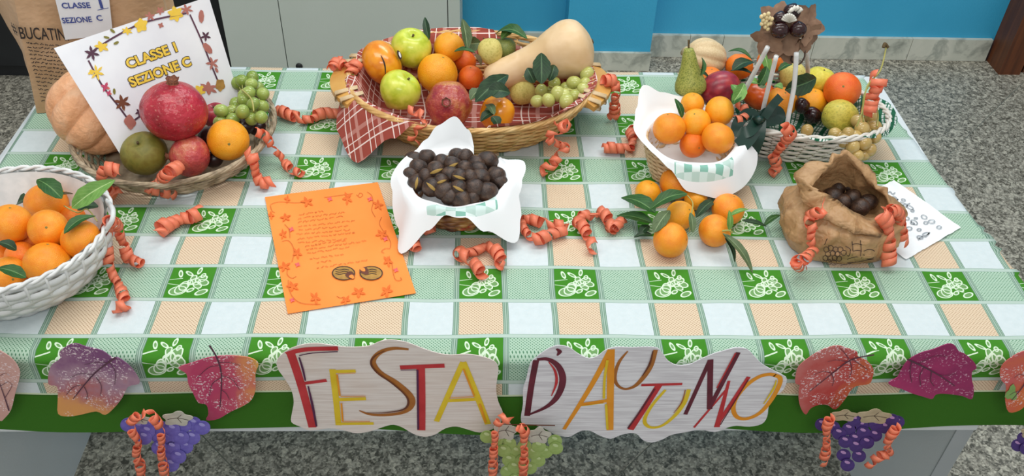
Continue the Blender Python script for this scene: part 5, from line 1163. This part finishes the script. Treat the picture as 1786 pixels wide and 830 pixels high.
letter(s1, o2, [([(775, 125), (690, 120), (620, 140), (580, 180), (582, 215), (620, 260), (700, 310), (770, 370), (795, 410), (785, 450), (740, 477), (650, 490), (560, 487), (500, 466)], [14, 24, 28, 30, 34, 36, 40, 42, 36, 30, 26, 24, 20, 8])], 'brown')
sh(s1, o2, [([(640, 135), (585, 165), (565, 205), (600, 255), (690, 320), (760, 385), (772, 430), (740, 462), (640, 478), (540, 478)], [4, 8, 10, 10, 10, 10, 12, 12, 8, 4])], 'brown_d')
letter(s1, o2, [([(842, 215), (846, 400), (846, 576)], 46), ([(727, 226), (975, 216)], 32)], 'red')
sh(s1, o2, [([(824, 240), (828, 572)], 11), ([(730, 241), (820, 240)], 6)], 'purple')
letter(s1, o2, [([(1078, 196), (930, 527)], 32), ([(1078, 196), (1150, 370), (1217, 542)], 36), ([(985, 412), (1165, 402)], 27)], 'yellow')
sh(s1, o2, [([(1080, 235), (1140, 385)], 10), ([(1170, 430), (1205, 535)], 12), ([(1000, 396), (1140, 388)], 6)], 'amber')
letter(s2, o3, [([(335, 185), (308, 330), (285, 495)], 34), ([(340, 182), (400, 180), (455, 215), (482, 275), (475, 340), (440, 405), (380, 452), (285, 492)], [20, 26, 34, 38, 38, 34, 24, 12]), ([(448, 122), (466, 138), (452, 160)], [10, 26, 8])], 'maroon')
sh(s2, o3, [([(405, 195), (440, 245), (448, 310), (420, 385)], [5, 14, 16, 5])], 'red')
letter(s2, o3, [([(750, 128), (640, 330), (490, 570)], [34, 30, 22]), ([(752, 126), (748, 350), (746, 574)], 40), ([(578, 434), (745, 408)], 28)], 'amber')
sh(s2, o3, [([(732, 185), (716, 290), (712, 400)], 15), ([(724, 430), (732, 570)], 14), ([(590, 440), (710, 424)], 5)], 'yellow')
letter(s2, o3, [([(845, 135), (800, 190), (777, 250), (775, 300), (800, 335), (840, 345), (890, 325), (940, 270), (975, 210), (1000, 128)], [8, 18, 20, 20, 18, 18, 24, 30, 30, 24])], 'brown')
sh(s2, o3, [([(985, 135), (965, 210), (925, 275)], [6, 12, 5])], 'brown_d')
letter(s2, o3, [([(1020, 322), (945, 440), (860, 572)], 38), ([(920, 324), (1148, 318)], 20)], 'red')
sh(s2, o3, [([(995, 345), (920, 460), (845, 565)], 11)], 'maroon')
letter(s2, o3, [([(1055, 350), (985, 430), (943, 500), (943, 540), (980, 560), (1040, 547), (1110, 490), (1160, 420), (1185, 348)], [16, 20, 22, 24, 22, 20, 24, 26, 24])], 'yellow')
sh(s2, o3, [([(1165, 350), (1145, 420), (1100, 480)], [5, 9, 4])], 'brown')
letter(s2, o3, [([(1165, 487), (1302, 185)], 24), ([(1305, 182), (1300, 458)], 32), ([(1298, 452), (1460, 142)], 26)], 'maroon'); sh(s2, o3, [([(1340, 340), (1445, 145)], 8)], 'red')
letter(s2, o3, [([(1213, 560), (1402, 338)], 14), ([(1408, 300), (1340, 558)], [16, 34]), ([(1335, 555), (1518, 278)], 24)], 'red'); sh(s2, o3, [([(1360, 545), (1515, 295)], 6)], 'maroon')
letter(s2, o3, [([(1660, 268), (1692, 285), (1685, 330), (1640, 410), (1580, 478), (1510, 510), (1455, 503), (1432, 460), (1445, 400), (1500, 330), (1570, 280), (1630, 264), (1668, 270)], 27)], 'amber')
sh(s2, o3, [([(1672, 295), (1655, 345), (1600, 430)], [6, 14, 6])], 'yellow')
o1 = crop(0, 540, 2.862); o4 = crop(1340, 570, 3.193)
def veins(par, o, main, sides, w=.0022):
    mb = MB(); stroke_mesh(mb, [atY(*o(*p), SY - .0016) for p in main], [w * 1.5, w, w * .5], NF)
    for S in sides: stroke_mesh(mb, [atY(*o(*p), SY - .0017) for p in S], [w * .6, w * .3], NF)
    mb.obj('veins', MT['mauve'], par, False)
gL = 'painted paper leaves on the table front'
l0 = cutout('paper_leaf', 'pale pink painted paper leaf cut by the left frame edge', 'paper leaf', o1, [(-40, 185), (0, 205), (60, 245), (97, 300), (95, 350), (75, 420), (55, 500), (20, 545), (0, 555), (-50, 520), (-80, 400), (-80, 260)], MT['wc5'], group=gL)
veins(l0, o1, [(45, 505), (20, 430), (-20, 320)], [[(25, 440), (55, 390), (60, 370)], [(5, 380), (40, 360), (60, 375)], [(0, 330), (25, 318), (50, 330)]], .0015)
l1 = cutout('paper_leaf', 'purple and orange painted paper leaf on the table front', 'paper leaf', o1, [(375, 168), (430, 185), (510, 205), (560, 240), (590, 240), (650, 285), (690, 340), (693, 370), (640, 385), (610, 440), (570, 490), (525, 525), (480, 508), (400, 525), (340, 533), (290, 520), (288, 450), (285, 385), (245, 375), (240, 330), (255, 280), (300, 245), (295, 215), (330, 185)], MT['wc1'], group=gL)
veins(l1, o1, [(578, 238), (470, 320), (365, 445)], [[(540, 255), (575, 310), (572, 375)], [(530, 265), (470, 265), (420, 275)], [(478, 335), (505, 380), (500, 430)], [(465, 325), (400, 320), (350, 340)], [(420, 385), (435, 420), (430, 450)], [(425, 375), (370, 385), (330, 425)]])
l2 = cutout('paper_leaf', 'pink painted paper leaf with a dark upright stem on the table front', 'paper leaf', o1, [(890, 290), (960, 265), (1040, 240), (1130, 230), (1220, 235), (1270, 250), (1290, 275), (1275, 320), (1275, 400), (1255, 450), (1215, 480), (1150, 510), (1090, 545), (1030, 552), (1040, 520), (1030, 475), (990, 465), (965, 420), (940, 370), (930, 320)], MT['wc2'], group=gL)
veins(l2, o1, [(1045, 178), (1082, 240), (1105, 330), (1098, 490)], [[(1092, 280), (1040, 290), (985, 340)], [(1095, 265), (1150, 265), (1200, 280)], [(1104, 340), (1060, 370), (1045, 430)], [(1106, 330), (1160, 350), (1195, 400)], [(1105, 400), (1130, 420), (1145, 450)]])
l3 = cutout('paper_leaf', 'red and orange speckled paper leaf right of the second sign', 'paper leaf', o4, [(385, 105), (440, 120), (495, 140), (500, 165), (550, 190), (585, 235), (580, 285), (560, 318), (490, 330), (455, 360), (430, 400), (375, 460), (330, 435), (280, 435), (235, 455), (210, 488), (185, 460), (170, 410), (170, 350), (175, 325), (150, 310), (160, 240), (190, 200), (260, 150), (320, 120)], MT['wc3'], group=gL)
veins(l3, o4, [(590, 155), (460, 185), (350, 265), (230, 360)], [[(440, 195), (380, 185), (330, 195)], [(455, 190), (465, 240), (450, 285)], [(470, 182), (520, 215), (555, 240)], [(360, 258), (300, 250), (250, 270)], [(355, 265), (365, 300), (355, 330)], [(450, 180), (425, 145), (400, 120)]])
l4 = cutout('paper_leaf', 'dark magenta painted paper leaf on the table front', 'paper leaf', o4, [(1000, 95), (1040, 105), (1060, 135), (1100, 155), (1145, 195), (1160, 230), (1135, 250), (1135, 300), (1145, 340), (1135, 402), (1080, 385), (1010, 375), (960, 372), (930, 380), (912, 402), (860, 388), (800, 370), (740, 345), (690, 330), (670, 310), (720, 280), (740, 240), (780, 185), (850, 145), (920, 125)], MT['wc4'], group=gL)
veins(l4, o4, [(775, 180), (870, 225), (960, 275), (1040, 330)], [[(800, 190), (790, 250), (800, 310)], [(870, 225), (845, 270), (850, 330)], [(910, 250), (905, 300), (925, 330)], [(840, 205), (920, 165), (1000, 165)], [(950, 270), (1000, 270), (1050, 260)]])
l5 = cutout('paper_leaf', 'orange and green painted paper leaf cut by the right frame edge', 'paper leaf', o4, [(1424, 135), (1340, 180), (1300, 220), (1290, 260), (1300, 300), (1325, 330), (1320, 410), (1340, 475), (1400, 465), (1440, 430), (1500, 380), (1540, 250), (1500, 150)], MT['wc6'], group=gL)
veins(l5, o4, [(1480, 230), (1420, 330), (1355, 410)], [[(1450, 280), (1400, 265), (1370, 285)], [(1400, 360), (1370, 365), (1345, 380)]])
blot(1355, 370, 30, 'leaf_l', 3, .3, 1.4, .2, l5, lambda x, y, e=0: atY(*o4(x, y), SY - .0014), nm='green_patch')
# paper grapes (hang from the hem, in front of the leaves' plane)
def paper_grapes(label, o, grapes, leaves, gm, lm, shm, r, Yp=-.095, rr=1.0):
    xs_ = [g[0] for g in grapes]; ys_ = [g[1] for g in grapes]
    root = empty('paper_grapes', atY(*o(sum(xs_) / len(xs_), max(ys_)), Yp), label, 'paper grapes', 'paper grape bunches on the table front')
    for i, (x, y) in enumerate(grapes):
        P = [atY(*o(x + r * cos(2 * pi * k / 22), y + r * .86 * sin(2 * pi * k / 22)), Yp - .0009 * (i % 3) - .0003 * (i % 7)) for k in range(22)]
        mb = MB(); slab(mb, P, NF, .0007); g = mb.obj('grape', MT[gm], root, False)
        blot(x - r * .05, y - r * .4, r * .42, shm, 2, .1, .5, .2, g, lambda a, b, e=0, z=Yp - .0009 * (i % 3) - .0003 * (i % 7): atY(*o(a, b), z - .0002), nm='highlight')
    for cx, cy, w_, h_ in leaves:
        P = []
        for k in range(40):
            a = 2 * pi * k / 40; q_ = 1 + .16 * cos(5 * a + 1); P.append(atY(*o(cx + w_ * q_ * cos(a), cy + h_ * q_ * sin(a)), Yp - .0045))
        mb = MB(); slab(mb, P, NF, .0007); lf_ = mb.obj('leaf', MT[lm], root, False); mb = MB()
        stroke_mesh(mb, [atY(*o(cx - w_ * .7, cy + h_ * .1), Yp - .005), atY(*o(cx, cy - h_ * .1), Yp - .005), atY(*o(cx + w_ * .8, cy + h_ * .2), Yp - .005)], .0010, NF)
        stroke_mesh(mb, [atY(*o(cx, cy - h_ * .1), Yp - .005), atY(*o(cx + w_ * .3, cy + h_ * .6), Yp - .005)], .0008, NF); stroke_mesh(mb, [atY(*o(cx, cy - h_ * .1), Yp - .005), atY(*o(cx + w_ * .3, cy - h_ * .6), Yp - .005)], .0008, NF)
        mb.obj('vein', MT['ink_dk'], lf_, False)
    return root
paper_grapes('violet paper grape bunch hanging from the hem at the left', o1, [(640, 575), (690, 585), (735, 610), (800, 590), (755, 575), (860, 600), (915, 580), (965, 570), (1010, 590), (790, 630), (845, 640), (905, 640), (960, 640), (720, 640), (860, 690), (925, 685), (825, 715), (890, 735), (855, 775), (795, 690)], [(700, 550, 48, 22), (885, 545, 70, 34)], 'gv', 'gl', 'shine_v', 40)
paper_grapes('green paper grape bunch hanging between the two signs', o3, [(62, 612), (185, 650), (155, 690), (225, 695), (270, 665), (350, 665), (320, 702), (388, 697), (445, 675), (440, 635), (185, 742), (260, 745), (347, 745), (215, 782), (300, 785), (175, 806), (250, 815), (225, 850), (120, 640)], [(165, 580, 62, 48), (350, 605, 62, 42)], 'gg', 'gl', 'shine_g', 40)
paper_grapes('purple paper grape bunch hanging from the hem at the right', o4, [(300, 545), (360, 560), (480, 520), (520, 550), (600, 545), (690, 520), (395, 595), (450, 570), (530, 590), (595, 605), (650, 560), (430, 640), (485, 625), (550, 645), (490, 665), (420, 715), (505, 720), (442, 770), (720, 530)], [(425, 495, 68, 30), (590, 500, 88, 38)], 'gp', 'gl2', 'shine', 40)
paper_grapes('purple paper grapes cut by the right frame edge at the bottom', o4, [(1392, 660), (1425, 620), (1440, 680), (1470, 640)], [(1450, 590, 40, 30)], 'gp', 'gl2', 'shine', 40)
gy = -.115
for lab, P in (('left coral ribbon over the violet paper grapes', [(o1, 700, 520), (o1, 650, 570), (o1, 665, 620), (o1, 690, 660), (o1, 680, 720), (o1, 700, 780), (o1, 705, 850)]), ('right coral ribbon over the violet paper grapes', [(o1, 745, 520), (o1, 790, 570), (o1, 805, 640), (o1, 805, 720), (o1, 815, 780), (o1, 825, 850)]),
               ('left coral ribbon over the green paper grapes', [(o3, 195, 515), (o3, 150, 510), (o3, 110, 560), (o3, 105, 640), (o3, 98, 700), (o3, 95, 780), (o3, 92, 850)]), ('right coral ribbon over the green paper grapes', [(o3, 245, 560), (o3, 270, 585), (o3, 265, 650), (o3, 270, 700), (o3, 265, 770), (o3, 262, 850)]),
               ('left coral ribbon beside the purple paper grapes', [(o4, 345, 510), (o4, 325, 560), (o4, 325, 630), (o4, 320, 690), (o4, 305, 755)]), ('right coral ribbon beside the purple paper grapes', [(o4, 715, 560), (o4, 680, 610), (o4, 660, 660), (o4, 680, 710), (o4, 620, 720), (o4, 560, 770)])):
    ribbon(lab, [atY(*o(x, y), gy) for o, x, y in P], .0060, .0120, 1.35, group='coral ribbons over the paper grapes')
mb = MB(); stroke_mesh(mb, [atY(*o3(130, 540), -.112), atY(*o3(280, 545), -.112), atY(*o3(440, 548), -.112)], .0025, NF)
tag(mb.obj('rust_ribbon', MT['brown_d'], smooth=False), 'thin rust strip over the green paper grapes', 'ribbon')
